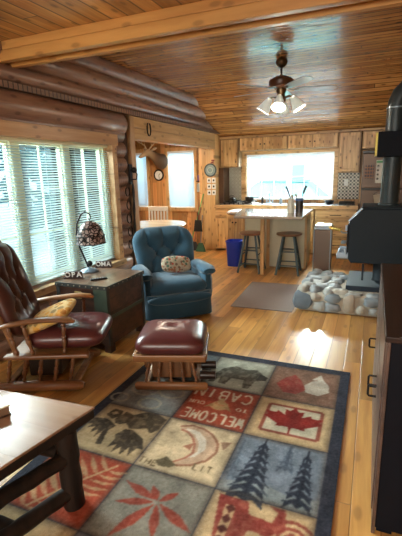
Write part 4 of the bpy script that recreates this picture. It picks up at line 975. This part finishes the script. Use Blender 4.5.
    ca.data.foreach_set('color', col.ravel())
    s = NT('rug_pile'); at = s.t.nodes.new('ShaderNodeAttribute'); at.attribute_name = 'dye'
    n = s.noise(s.tc.outputs['Object'], 320, 2); f = s.M('MULTIPLY_ADD', n, .7, .65)
    s.bump(n, .6, .004)
    me.materials.append(s.fin(s.mix(1.0, at.outputs['Color'], s.comb(f, f, f), 'MULTIPLY'), .95, spec=.15))
    o = bpy.data.objects.new('area_rug', me); C.objects.link(o)
    tag(o, 'lodge-style patchwork area rug with welcome, maple leaf, fish and pine squares', 'rug')
make_rug()

# ------------------------------------------------------------------ glider rocker
t = thing('glider_rocker', 'wooden glider rocker with tufted dark red leather back and seat by the window', 'rocking chair', (-2.21, 2.2, 0), 24)
for sy, nm in ((-1, 'near'), (1, 'far')):
    y = .27 * sy
    MB().sweep([(-.34, y, .045), (-.3, y, .045), (0, y, .05), (.28, y, .045), (.31, y, .042)], [(.028, .03), (.038, .035), (.042, .036), (.038, .035), (.020, .028)], 10).build('base_rail', OAK, t, smooth=True)
    for k in range(5):
        x = -.20 + k * .11; spindle(MB(), (x - .02, y, .085), (x + .015, y, .265), .017).build('lower_spindle', OAKZ, t, smooth=True)
    MB().box(-.22, .37, y - .032, y + .032, .262, .292).build('seat_rail', OAK, t, bevel=.010)
    for k, x in enumerate((-.13, -.02, .20)):
        spindle(MB(), (x, y, .29), (x - (.05 if k < 2 else -.01), y, .515), .018).build('arm_spindle', OAKZ, t, smooth=True)
    pts = [(-.24, y, .49), (-.16, y, .515), (-.04, y, .535), (.08, y * 1.02, .545), (.18, y * 1.04, .55), (.26, y * 1.04, .54), (.29, y * 1.04, .528)]
    MB().sweep(pts, [(.014, .022), (.019, .030), (.019, .030), (.019, .030), (.020, .038), (.019, .034), (.010, .018)], 12, up=(0, 0, 1)).build('arm', OAK, t, smooth=True)
    pts = [(-.14, .235 * sy, .24), (-.20, .235 * sy, .45), (-.30, .235 * sy, .75), (-.385, .235 * sy, 1.0), (-.395, .235 * sy, 1.03)]
    MB().sweep(pts, [.017, .019, .017, .018, .010], 10).build('back_post', OAK, t, smooth=True)
for k, x in enumerate((-.24, .24)):
    MB().box(x - .025, x + .025, -.24, .24, .03, .06).build('base_crossbar', OAK, t, bevel=.008)
MB().box(-.2, .34, -.23, .23, .262, .285).build('seat_deck', OAK, t, bevel=.006)
MB().box(-.12, .12, -.15, .15, .06, .26).build('glider_mechanism', mat('dark_mechanism', (.03, .018, .012), .5), t, bevel=.02)
MB().sweep([(-.385, -.235, .98), (-.395, 0, 1.0), (-.385, .235, .98)], [(.03, .012)] * 3, 8, up=(0, 0, 1)).build('top_rail', OAK, t, smooth=True)
def tuft(btn, r=.05, depth=.03, crease=.012, lines=()):
    def fn(x, y):
        z = 0
        for bx, by in btn: z -= depth * math.exp(-((x - bx) ** 2 + (y - by) ** 2) / (2 * r * r * 6))
        for (ax, ay), (bx, by) in lines:
            dx, dy = bx - ax, by - ay; L2 = dx * dx + dy * dy; tt = max(0, min(1, ((x - ax) * dx + (y - ay) * dy) / L2))
            q = math.hypot(x - ax - tt * dx, y - ay - tt * dy); z -= crease * math.exp(-(q / .05) ** 2)
        return z
    return fn
btn = [(-.1, -.45), (-.1, .45), (.45, 0), (-.55, 0)]
sb = [(.0, -.4), (.0, .4), (-.5, 0), (.5, 0)]
cushion(MB(), .285, .25, .085, 6, 34, tuft(sb, .06, .022), M=MX((.175, 0, .365)), nz=4).build('seat_cushion', LEATHER, t, smooth=True)
FL = lambda P: [(-a, b) for a, b in P]
bb = [(-.45, -.5), (-.45, 0), (-.45, .5), (.0, -.25), (.0, .25), (.4, -.5), (.4, 0), (.4, .5)]
ln = [((-.45, -.5), (0, -.25)), ((0, -.25), (-.45, 0)), ((-.45, 0), (0, .25)), ((0, .25), (-.45, .5)), ((0, -.25), (.4, -.5)), ((0, -.25), (.4, 0)), ((.4, 0), (0, .25)), ((0, .25), (.4, .5)), ((.4, -.5), (.95, -.6)), ((.4, 0), (.97, 0)), ((.4, .5), (.95, .6))]
bk = cushion(MB(), .345, .245, .085, 4.5, 44, tuft(FL(bb), .07, .05, .022, [tuple(FL(q)) for q in ln]), M=MX((-.235, 0, .70), ry=73, rz=0), nz=3)
bk.build('back_cushion', LEATHB, t, smooth=True)
# pillow on the glider
def print_mat(name, bg, cols, scale, rough=.85):
    s = NT(name); v = s.t.nodes.new('ShaderNodeTexVoronoi'); v.inputs['Scale'].default_value = scale
    s.t.links.new(s.tc.outputs['Object'], v.inputs['Vector'])
    rp = s.t.nodes.new('ShaderNodeValToRGB'); rp.color_ramp.interpolation = 'CONSTANT'
    sx = s.sep(v.outputs['Color'])[0]; s.t.links.new(sx, rp.inputs[0])
    e = rp.color_ramp.elements; e[0].position = 0; e[0].color = (*cols[0], 1); e[1].position = 1 / len(cols); e[1].color = (*cols[1], 1)
    for i in range(2, len(cols)): q = e.new(i / len(cols)); q.color = (*cols[i], 1)
    d = s.step(v.outputs['Distance'], .45, .6); n = s.noise(s.tc.outputs['Object'], scale * 6, 2)
    c = s.mix(d, rp.outputs[0], bg); f = s.M('MULTIPLY_ADD', n, .5, .75)
    s.bump(n, .4, .003); return s.fin(s.mix(1.0, c, s.comb(f, f, f), 'MULTIPLY'), rough, spec=.2)
GOLDP = print_mat('gold_pillow_print', (.62, .44, .20), [(.55, .25, .04), (.66, .42, .12), (.40, .17, .03), (.60, .32, .07), (.28, .20, .08)], 22)
FLORP = print_mat('floral_pillow_print', (.36, .30, .22), [(.42, .36, .26), (.34, .05, .03), (.08, .14, .10), (.16, .10, .07), (.30, .12, .06)], 34)
o = cushion(MB(), .185, .15, .055, 5, 22, nz=2.2).build('throw_pillow', GOLDP, smooth=True)
o.matrix_world = Matrix.Translation((-2.10, 2.13, .515)) @ Matrix.Rotation(R(18), 4, 'Z') @ Matrix.Rotation(R(-24), 4, 'Y') @ Matrix.Rotation(R(8), 4, 'X')
tag(o, 'gold and brown patterned throw pillow lying on the glider seat', 'pillow')
# ------------------------------------------------------------------ ottoman
t = thing('glider_ottoman', 'wooden glider ottoman with a smooth dark red leather top on the rug corner', 'ottoman', (-1.275, 2.44, .011), 19)
for sy in (-1, 1):
    y = .165 * sy
    MB().sweep([(-.255, y, .03), (-.24, y, .032), (.24, y, .032), (.255, y, .03)], [(.022, .016), (.032, .020), (.032, .020), (.022, .016)], 10, up=(0, 0, 1)).build('base_rail', OAK, t, smooth=True)
    for k in range(5):
        x = -.16 + k * .08; spindle(MB(), (x * 1.12, y, .062), (x * .92, y, .235), .014).build('spindle', OAKZ, t, smooth=True)
    MB().box(-.25, .25, y + (-.05 if sy < 0 else .02), y + (-.02 if sy < 0 else .05), .235, .285).build('frame_rail', OAK, t, bevel=.008)
for x in (-.24, .24): MB().box(x - .016, x + .016, -.185, .185, .235, .285).build('frame_rail', OAK, t, bevel=.008)
MB().box(-.24, .24, -.20, .20, .245, .270).build('deck', OAK, t)
MB().box(-.14, .14, -.12, .12, .07, .245).build('glider_box', OAKZ, t, bevel=.01)
for k, x in enumerate((-.18, .18)): MB().box(x - .02, x + .02, -.15, .15, .02, .045).build('base_crossbar', OAK, t, bevel=.006)
for y in (-.10, .06): MB().cyl((.20, y, .085), (.31, y, .085), .03, seg=14).build('roller', mat('roller_black', (.02, .012, .01), .3), t, smooth=True)
cushion(MB(), .245, .225, .088, 7, 30, tuft([(0, .05)], .04, .018), M=MX((0, 0, .335)), nz=3.4).build('cushion', LEATHER, t, smooth=True)
# ------------------------------------------------------------------ recliner
t = thing('recliner', 'blue plush tufted swivel recliner between the chest and the nook', 'recliner', (-2.0, 3.86, 0), 42); t.scale = (1.20, 1.1, .92)
# local: faces -y
s = .0
m = cushion(MB(), .275, .265, .11, 7, 26, M=MX((0, -.04, .36)), nz=4); m.build('seat_cushion', VELVET, t, smooth=True)
def skirt(mb):
    n = 96; vs = []; fs = []; lev = [(.31, 0), (.24, .002), (.10, .006), (.03, .010)]
    for z, fl in lev:
        for k in range(n):
            a = 2 * PI * k / n; c, q = math.cos(a), math.sin(a); e = (abs(c) ** 7 + abs(q) ** 7) ** (-1 / 7)
            ff = 1 + fl * 2 + (.010 * math.sin(a * 14) if z < .2 else 0)
            vs.append((c * e * .305 * ff, q * e * .30 * ff - .02, z))
    for r_ in range(3):
        for k in range(n): a = r_ * n + k; b = r_ * n + (k + 1) % n; fs.append((a, a + n, b + n, b))
    fs.append(tuple(range(n))); fs.append(tuple(reversed(range(3 * n, 4 * n)))); return mb.add(vs, fs)
skirt(MB()).build('skirt', VELVET, t, smooth=True)
cushion(MB(), .285, .05, .06, 5, 20, M=MX((0, -.30, .255), rx=0), nz=3).build('footrest_roll', VELVET, t, smooth=True)
bt = [(-.5, -.35), (0, -.35), (.5, -.35), (-.25, .0), (.25, .0), (-.5, .33), (0, .33), (.5, .33)]
ln = [((-.5, -.35), (-.25, 0)), ((-.25, 0), (0, -.35)), ((0, -.35), (.25, 0)), ((.25, 0), (.5, -.35)), ((-.25, 0), (-.5, .33)), ((-.25, 0), (0, .33)), ((0, .33), (.25, 0)), ((.25, 0), (.5, .33)),
      ((-.5, .33), (-.6, .95)), ((0, .33), (0, .97)), ((.5, .33), (.6, .95)), ((-.5, -.35), (-.7, -.9)), ((.5, -.35), (.7, -.9)), ((0, -.35), (0, -.9))]
def bfn(x, y): return tuft(bt, .07, .05, .022, ln)(x, y)
bm_ = MB(); cushion(bm_, .30, .345, .10, 4.2, 48, bfn, nz=2.8)
v2 = []
for x, y, z in bm_.v:   # narrower towards the seat, gently curved round the sitter
    k = .86 + .14 * min(1, max(0, (y + .35) / .5)); top = max(0, (y - .12) / .25)
    v2.append((x * k * (1 - .10 * min(top, 1) ** 2), y, z + .18 * x * x * 2))
bm_.v = [tuple(MX((0, .25, .655), rx=68) @ Vector(p)) for p in v2]
bm_.build('backrest', VELVET, t, smooth=True)
for sx in (-1, 1):
    pts = [(.28 * sx, .20, .50), (.28 * sx, .10, .525), (.28 * sx, -.10, .53), (.285 * sx, -.21, .525), (.285 * sx, -.255, .51), (.285 * sx, -.27, .49)]
    a = MB().sweep(pts, [(.05, .055), (.058, .065), (.058, .068), (.060, .072), (.050, .062), (.02, .03)], 18, up=(0, 0, 1))
    a.ball((.272 * sx, -.02, .34), (.055, .25, .19), 16, 10, n=5)
    a.build('arm', VELVET, t, smooth=True)
MB().lathe([(0, 0), (.22, 0), (.22, .02), (.05, .04), (.05, .08)], 24).build('swivel_base', BLK, t)
o = cushion(MB(), .165, .095, .05, 3.2, 20, nz=2.2).build('throw_pillow', FLORP, smooth=True)
o.matrix_world = Matrix.Translation((-1.94, 3.87, .53)) @ Matrix.Rotation(R(42), 4, 'Z') @ Matrix.Rotation(R(60), 4, 'X') @ Matrix.Rotation(R(-4), 4, 'Z')
tag(o, 'small floral print lumbar pillow resting on the blue recliner', 'pillow')
# ------------------------------------------------------------------ chest
t = thing('storage_chest', 'dark rustic wooden storage chest with riveted metal edges under the window', 'chest', (-2.25, 2.96, 0), 0)
MB().box(-.26, .255, -.30, .28, .07, .575).build('body', CHESTW, t, bevel=.006)
MB().box(-.27, .27, -.31, .29, .575, .60).build('lid', CHESTT, t, bevel=.005)
e_ = mat('chest_metal', (.05, .055, .055), .45, .4, var=.3); m = MB()
MB().box(-.272, .272, -.314, -.309, .568, .602).box(.269, .274, -.31, .29, .568, .602).box(.25, .262, -.306, -.27, .07, .568).box(.25, .262, .25, .286, .07, .568).box(-.268, -.23, -.306, -.299, .07, .568).build('edge_band', e_, t)
MB().box(.13, .262, -.309, -.299, .30, .568).box(.254, .262, -.28, .26, .30, .33).build('corner_plate', mat('green_metal', (.06, .09, .065), .45, .2, var=.3), t)
MB().box(-.07, .0, -.31, -.30, .47, .535).build('hasp', mat('old_brass', (.45, .34, .14), .4, .5), t, bevel=.003)
r_ = MB()
for k in range(9): r_.ball((-.25 + k * .0625, -.315, .585), .006, 8, 5)
for k in range(9): r_.ball((.274, -.28 + k * .068, .585), .006, 8, 5)
r_.build('rivets', mat('rivet', (.30, .26, .20), .4, .6), t)
for sx in (-.225, .225):
    for sy in (-.265, .245): MB().box(sx - .035, sx + .035, sy - .035, sy + .035, 0, .075).build('foot', CHESTW, t, bevel=.006)
# lamp
t = thing('table_lamp', 'curved iron table lamp with a hanging mosaic dome shade on the chest', 'lamp', (-2.47, 3.06, .601), 20)
MB().lathe([(0, 0), (.085, 0), (.088, .008), (.07, .022), (.03, .032), (.012, .045), (0, .045)], 28).build('base', mat('lamp_base', (.20, .26, .32), .35, .4), t, smooth=True)
pts = [(0, 0, .03), (-.03, 0, .12), (-.075, 0, .25), (-.09, 0, .36), (-.078, 0, .46), (-.035, 0, .545), (.01, 0, .57), (.05, 0, .55), (.06, 0, .52), (.05, 0, .50), (.035, 0, .505)]
MB().sweep(pts, [.009, .008, .008, .008, .008, .008, .008, .007, .006, .006, .006], 10, up=(0, 1, 0)).build('stem', BLACK, t, smooth=True)
MB().ball((.012, 0, .08), (.026, .022, .028)).build('knob_ornament', BLACK, t, smooth=True)
MB().cyl((.045, 0, .505), (.045, 0, .47), .003, seg=6).build('hook_wire', BLACK, t)
s = NT('mosaic_shade'); v = s.t.nodes.new('ShaderNodeTexVoronoi'); v.inputs['Scale'].default_value = 30; s.t.links.new(s.tc.outputs['Object'], v.inputs[0])
ed = s.t.nodes.new('ShaderNodeTexVoronoi'); ed.feature = 'DISTANCE_TO_EDGE'; ed.inputs['Scale'].default_value = 30; s.t.links.new(s.tc.outputs['Object'], ed.inputs[0])
g_ = s.step(ed.outputs[0], .06, .16); hue = s.sep(v.outputs['Color'])
c = s.mix(hue[0], (.34, .20, .17), (.80, .68, .64)); c = s.mix(g_, (.02, .015, .015), c)
s.b.inputs['Transmission Weight'].default_value = .0
MOS = s.fin(c, .25)
tr = s.t.nodes.new('ShaderNodeBsdfTranslucent'); s.t.links.new(c, tr.inputs[0]); mx = s.t.nodes.new('ShaderNodeMixShader'); mx.inputs[0].default_value = .5
s.t.links.new(s.b.outputs[0], mx.inputs[1]); s.t.links.new(tr.outputs[0], mx.inputs[2]); s.t.links.new(mx.outputs[0], s.out.inputs[0])
MB().lathe([(.015, .485), (.05, .475), (.085, .445), (.112, .40), (.128, .35), (.134, .275), (.130, .273), (.124, .348), (.108, .396), (.082, .44), (.048, .468), (.015, .478)], 28, (.045, 0, 0)).build('lamp_shade', MOS, t, smooth=True)
m = MB()
for zz, rr in ((.275, .134), (.35, .130), (.42, .102)):
    m.sweep([(.045 + rr * math.cos(2 * PI * k / 24), rr * math.sin(2 * PI * k / 24), zz) for k in range(25)], .0035, 6, caps=False, up=(0, 0, 1))
m.build('shade_wire', BLACK, t, smooth=True)
# letter blocks
def letter_block(txt, loc, rz, lab):
    t = thing('letter_block', lab, 'sign', loc, rz)
    n = len(txt)
    MB().box(-.085, .085, -.018, .018, 0, .012).box(-.08, .08, .0, .012, .012, .062).build('board', mat('sign_brown_' + txt.lower(), (.045, .018, .014), .5), t, bevel=.003)
    for i, ch in enumerate(txt):
        cu = bpy.data.curves.new('letter', 'FONT'); cu.body = ch; cu.size = .062; cu.extrude = .004; cu.align_x = 'CENTER'; cu.offset = .0012
        ob = bpy.data.objects.new('tmp', cu); C.objects.link(ob)
        dg = bpy.context.evaluated_depsgraph_get(); me = bpy.data.meshes.new_from_object(ob.evaluated_get(dg)); bpy.data.objects.remove(ob)
        me.materials.clear(); me.materials.append(WHITE)
        for v in me.vertices: v.co = Vector((v.co.x * 1.05 + (i - (n - 1) / 2) * .052, -.004 - v.co.z, v.co.y + .014))
        lo = bpy.data.objects.new('letter', me); C.objects.link(lo); lo.parent = t
letter_block('OPA', (-2.44, 2.80, .601), 22, 'dark brown block with white letters OPA on the chest nearest the glider')
letter_block('OMA', (-2.44, 3.25, .601), 18, 'dark brown block with white letters OMA behind the lamp base')
t = thing('remote_control', 'slim black remote control lying on the chest in front of the lamp', 'remote', (-2.19, 2.83, .601), 50)
MB().box(-.075, .075, -.018, .018, 0, .014).build('case', BLK, t, bevel=.006)
bq = MB()
for i in range(5):
    for j in (-.008, .008): bq.box(-.055 + i * .022, -.045 + i * .022, j - .004, j + .004, .014, .016)
bq.build('buttons', GREY, t)
# ------------------------------------------------------------------ left blind
t = thing('window_blind', 'wide pale venetian blind covering the big left window', 'blind', (WX - .02, (WY0 + 3.985) / 2, WZ0))
h = (3.98 - WY0) / 2; m = MB(); z = .03
while z < WZ1 - WZ0 - .05:
    m.box(-.0115, .0115, -h, h, -.0006, .0006, M=MX((0, 0, z), ry=28)); z += .0235
m.build('slats', BLIND, t)
MB().box(-.02, .02, -h, h, WZ1 - WZ0 - .035, WZ1 - WZ0 - .004).build('headrail', MULL, t, bevel=.003)
MB().box(-.012, .012, -h, h, .002, .016).build('bottom_rail', BLIND, t, bevel=.003)
for k in range(7): y = -h + .15 + k * (2 * h - .3) / 6; MB().box(.0120, .0130, y - .002, y + .002, .01, WZ1 - WZ0 - .03).build('ladder_cord', BLIND, t)
# ------------------------------------------------------------------ coffee table
t = thing('coffee_table', 'rustic coffee table with a glossy plank top on dark log legs', 'table', (0, 0, 0))
A, B_, C_, D = (-1.125, 1.345), (-2.15, 1.27), (-2.2, .55), (-1.255, .58)
P = [A, B_, C_, D]
m = MB().add([(x, y, .445) for x, y in P] + [(x, y, .457) for x, y in P], [(0, 1, 2, 3)[::-1], (4, 5, 6, 7), (0, 1, 5, 4), (1, 2, 6, 5), (2, 3, 7, 6), (3, 0, 4, 7)])
m.f[0] = (3, 2, 1, 0)
def fixn(o):
    bm = bmesh.new(); bm.from_mesh(o.data); bmesh.ops.recalc_face_normals(bm, faces=bm.faces); bm.to_mesh(o.data); bm.free()
s_ = m.build('tabletop', [TABLE], t, bevel=.004); fixn(s_)
Q = [(-1.128, 1.342), (-2.14, 1.26), (-2.18, .56), (-1.258, .584)]
m = MB().add([(x, y, .40) for x, y in Q] + [(x, y, .4445) for x, y in Q], [(3, 2, 1, 0), (4, 5, 6, 7), (0, 1, 5, 4), (1, 2, 6, 5), (2, 3, 7, 6), (3, 0, 4, 7)])
s_ = m.build('apron', DLOG, t, bevel=.004); fixn(s_)
legs = [(-1.19, 1.215), (-1.33, .70), (-2.05, 1.14), (-2.08, .68)]
def log(a, b, r, nm, par, sd):
    a, b = Vector(a), Vector(b); n = 9; q = random.Random(sd)
    MB().sweep([a.lerp(b, i / n) + Vector((q.uniform(-1, 1), q.uniform(-1, 1), q.uniform(-1, 1))) * r * .06 for i in range(n + 1)], [r * (1 + q.uniform(-.07, .07)) for _ in range(n + 1)], 14).build(nm, DLOG, par, smooth=True)
for i, (x, y) in enumerate(legs): log((x, y, .011 if x > -1.5 else 0), (x - .005, y, .40), .048, 'leg', t, i)
log((-1.195, 1.19, .27), (-1.325, .73, .27), .034, 'rail', t, 11); log((-1.22, 1.20, .30), (-2.03, 1.13, .30), .034, 'rail', t, 14)
log((-1.195, 1.19, .09), (-1.325, .73, .09), .036, 'stretcher', t, 12); log((-2.055, 1.12, .12), (-2.075, .70, .12), .034, 'stretcher', t, 15); log((-1.26, .95, .085), (-2.06, .92, .115), .034, 'stretcher', t, 16)
# book on the table
t = thing('hardcover_book', 'thick tan-covered book at the corner of the coffee table', 'book', (-1.60, 1.116, .458), -22)
MB().box(-.15, .13, -.10, .10, .043, .049).build('cover', mat('tan_cover', (.62, .56, .40), .45), t, bevel=.001)
MB().box(-.145, .125, -.095, .095, .006, .043).build('pages', mat('page_block', (.20, .12, .07), .6), t)
MB().box(-.15, .13, -.10, .10, 0, .006).build('back_cover', CHESTW, t, bevel=.001)
# ------------------------------------------------------------------ outdoors
SNOW = mat('snow', (.75, .82, .86), .8, var=.06)
struct('ground', MB().box(-60, 40, 8.2, 70, -.6, -.4).box(-60, -3.02, -30, 8.2, -.6, -.4).box(1.3, 40, -30, 8.2, -.6, -.4).box(-3.02, 1.3, -30, -3.2, -.6, -.4), SNOW)
NEED = mat('needles', (.10, .22, .27), .9, var=.4, scale=4); BARK = mat('bark', (.16, .19, .22), .9, var=.3)
def conifer(x, y, h, r, lab, sd):
    q = random.Random(sd); t = thing('conifer_tree', lab, 'tree', (x, y, -.4), group='trees outside the left window')
    MB().sweep([(0, 0, 0), (0, 0, h * .5), (0, 0, h)], [.14, .09, .01], 8).build('trunk', BARK, t)
    m = MB()
    for k in range(int(h * 22)):
        f = q.random() ** .8; z = h * (.12 + .86 * f); a = q.uniform(0, 6.28); L = r * (1 - f) * q.uniform(.6, 1.1) + .12
        ca, sa = math.cos(a), math.sin(a); w_ = L * .22
        m.add([(0, 0, z), (ca * L * .5 - sa * w_, sa * L * .5 + ca * w_, z - L * .12), (ca * L, sa * L, z - L * .42), (ca * L * .5 + sa * w_, sa * L * .5 - ca * w_, z - L * .12), (ca * L * .4, sa * L * .4, z - L * .35)], [(0, 1, 2, 3), (0, 4, 2, 1), (0, 3, 2, 4)])
    m.build('foliage', NEED, t)
for i, (x, y, h, r, lab) in enumerate([(-7.6, 8.3, 5.5, 1.0, 'nearest bluish fir outside the left window in the middle pane'), (-9.6, 11.6, 7.5, 1.2, 'tall fir outside the left window behind the nearest fir'),
                                      (-7.4, 10.2, 6, .9, 'slim fir outside the left window in the pane beside the log wall'), (-12.5, 12.2, 8.5, 1.4, 'distant wide fir outside the left window toward the glider')]):
    conifer(x, y, h, r, lab, i)
# building and car behind the kitchen window
t = thing('neighbor_house', 'pale red-roofed house beyond the kitchen window', 'house', (-4.5, 26, -.4))
MB().box(-7, 7, 0, 6, 0, 2.9).build('wall', mat('pale_siding', (.80, .80, .80), .7), t)
MB().add([(-7.4, -.4, 2.9), (7.4, -.4, 2.9), (7.4, 6.4, 2.9), (-7.4, 6.4, 2.9), (-7.4, 3, 4.0), (7.4, 3, 4.0)], [(0, 1, 5, 4), (2, 3, 4, 5), (0, 4, 3), (1, 2, 5), (0, 3, 2, 1)]).build('roof', mat('red_roof', (.62, .28, .28), .7), t)
for x in (-4, 0, 4): MB().box(x - .6, x + .6, -.03, 0, 1.1, 2.2).build('window', mat('far_pane', (.35, .45, .5), .3), t)
t = thing('parked_car', 'teal parked car seen through the kitchen window', 'car', (-2.6, 12.2, -.4), 180)
CAR = mat('car_teal', (.12, .42, .44), .3, coat=.5)
m = MB(); sec = []
for x, z0, zt, w_ in ((-2.1, .3, .75, .7), (-1.9, .25, .9, .82), (-1.2, .22, 1.0, .86), (0, .2, 1.02, .88), (1.2, .22, 1.0, .86), (1.95, .25, .85, .8), (2.15, .32, .7, .66)):
    sec.append([(x, -w_, z0), (x, w_, z0), (x, w_ * 1.0, (z0 + zt) / 2), (x, w_ * .92, zt), (x, -w_ * .92, zt), (x, -w_ * 1.0, (z0 + zt) / 2)])
vs = [p for q in sec for p in q]; fs = []
for i in range(6):
    for k in range(6): fs.append((i * 6 + k, i * 6 + (k + 1) % 6, (i + 1) * 6 + (k + 1) % 6, (i + 1) * 6 + k))
fs += [(0, 1, 2, 3, 4, 5), (36, 37, 38, 39, 40, 41)]
fixn(m.add(vs, fs).build('body', CAR, t, smooth=True))
m = MB().add([(-1.5, -.78, 1.0), (-1.5, .78, 1.0), (1.3, .78, 1.0), (1.3, -.78, 1.0), (-.9, -.62, 1.55), (-.9, .62, 1.55), (.5, .62, 1.58), (.5, -.62, 1.58)], [(0, 3, 2, 1), (4, 5, 6, 7), (0, 1, 5, 4), (1, 2, 6, 5), (2, 3, 7, 6), (3, 0, 4, 7)])
fixn(m.build('cabin_glass', mat('car_glass', (.22, .55, .58), .15), t, bevel=.05))
MB().box(-.85, .45, -.6, .6, 1.57, 1.62).build('roof', CAR, t, bevel=.03)
for x in (-1.35, 1.35):
    for y in (-.86, .86): MB().cyl((x, y - .1, .32), (x, y + .1, .32), .32, seg=20).build('wheel', BLK, t)
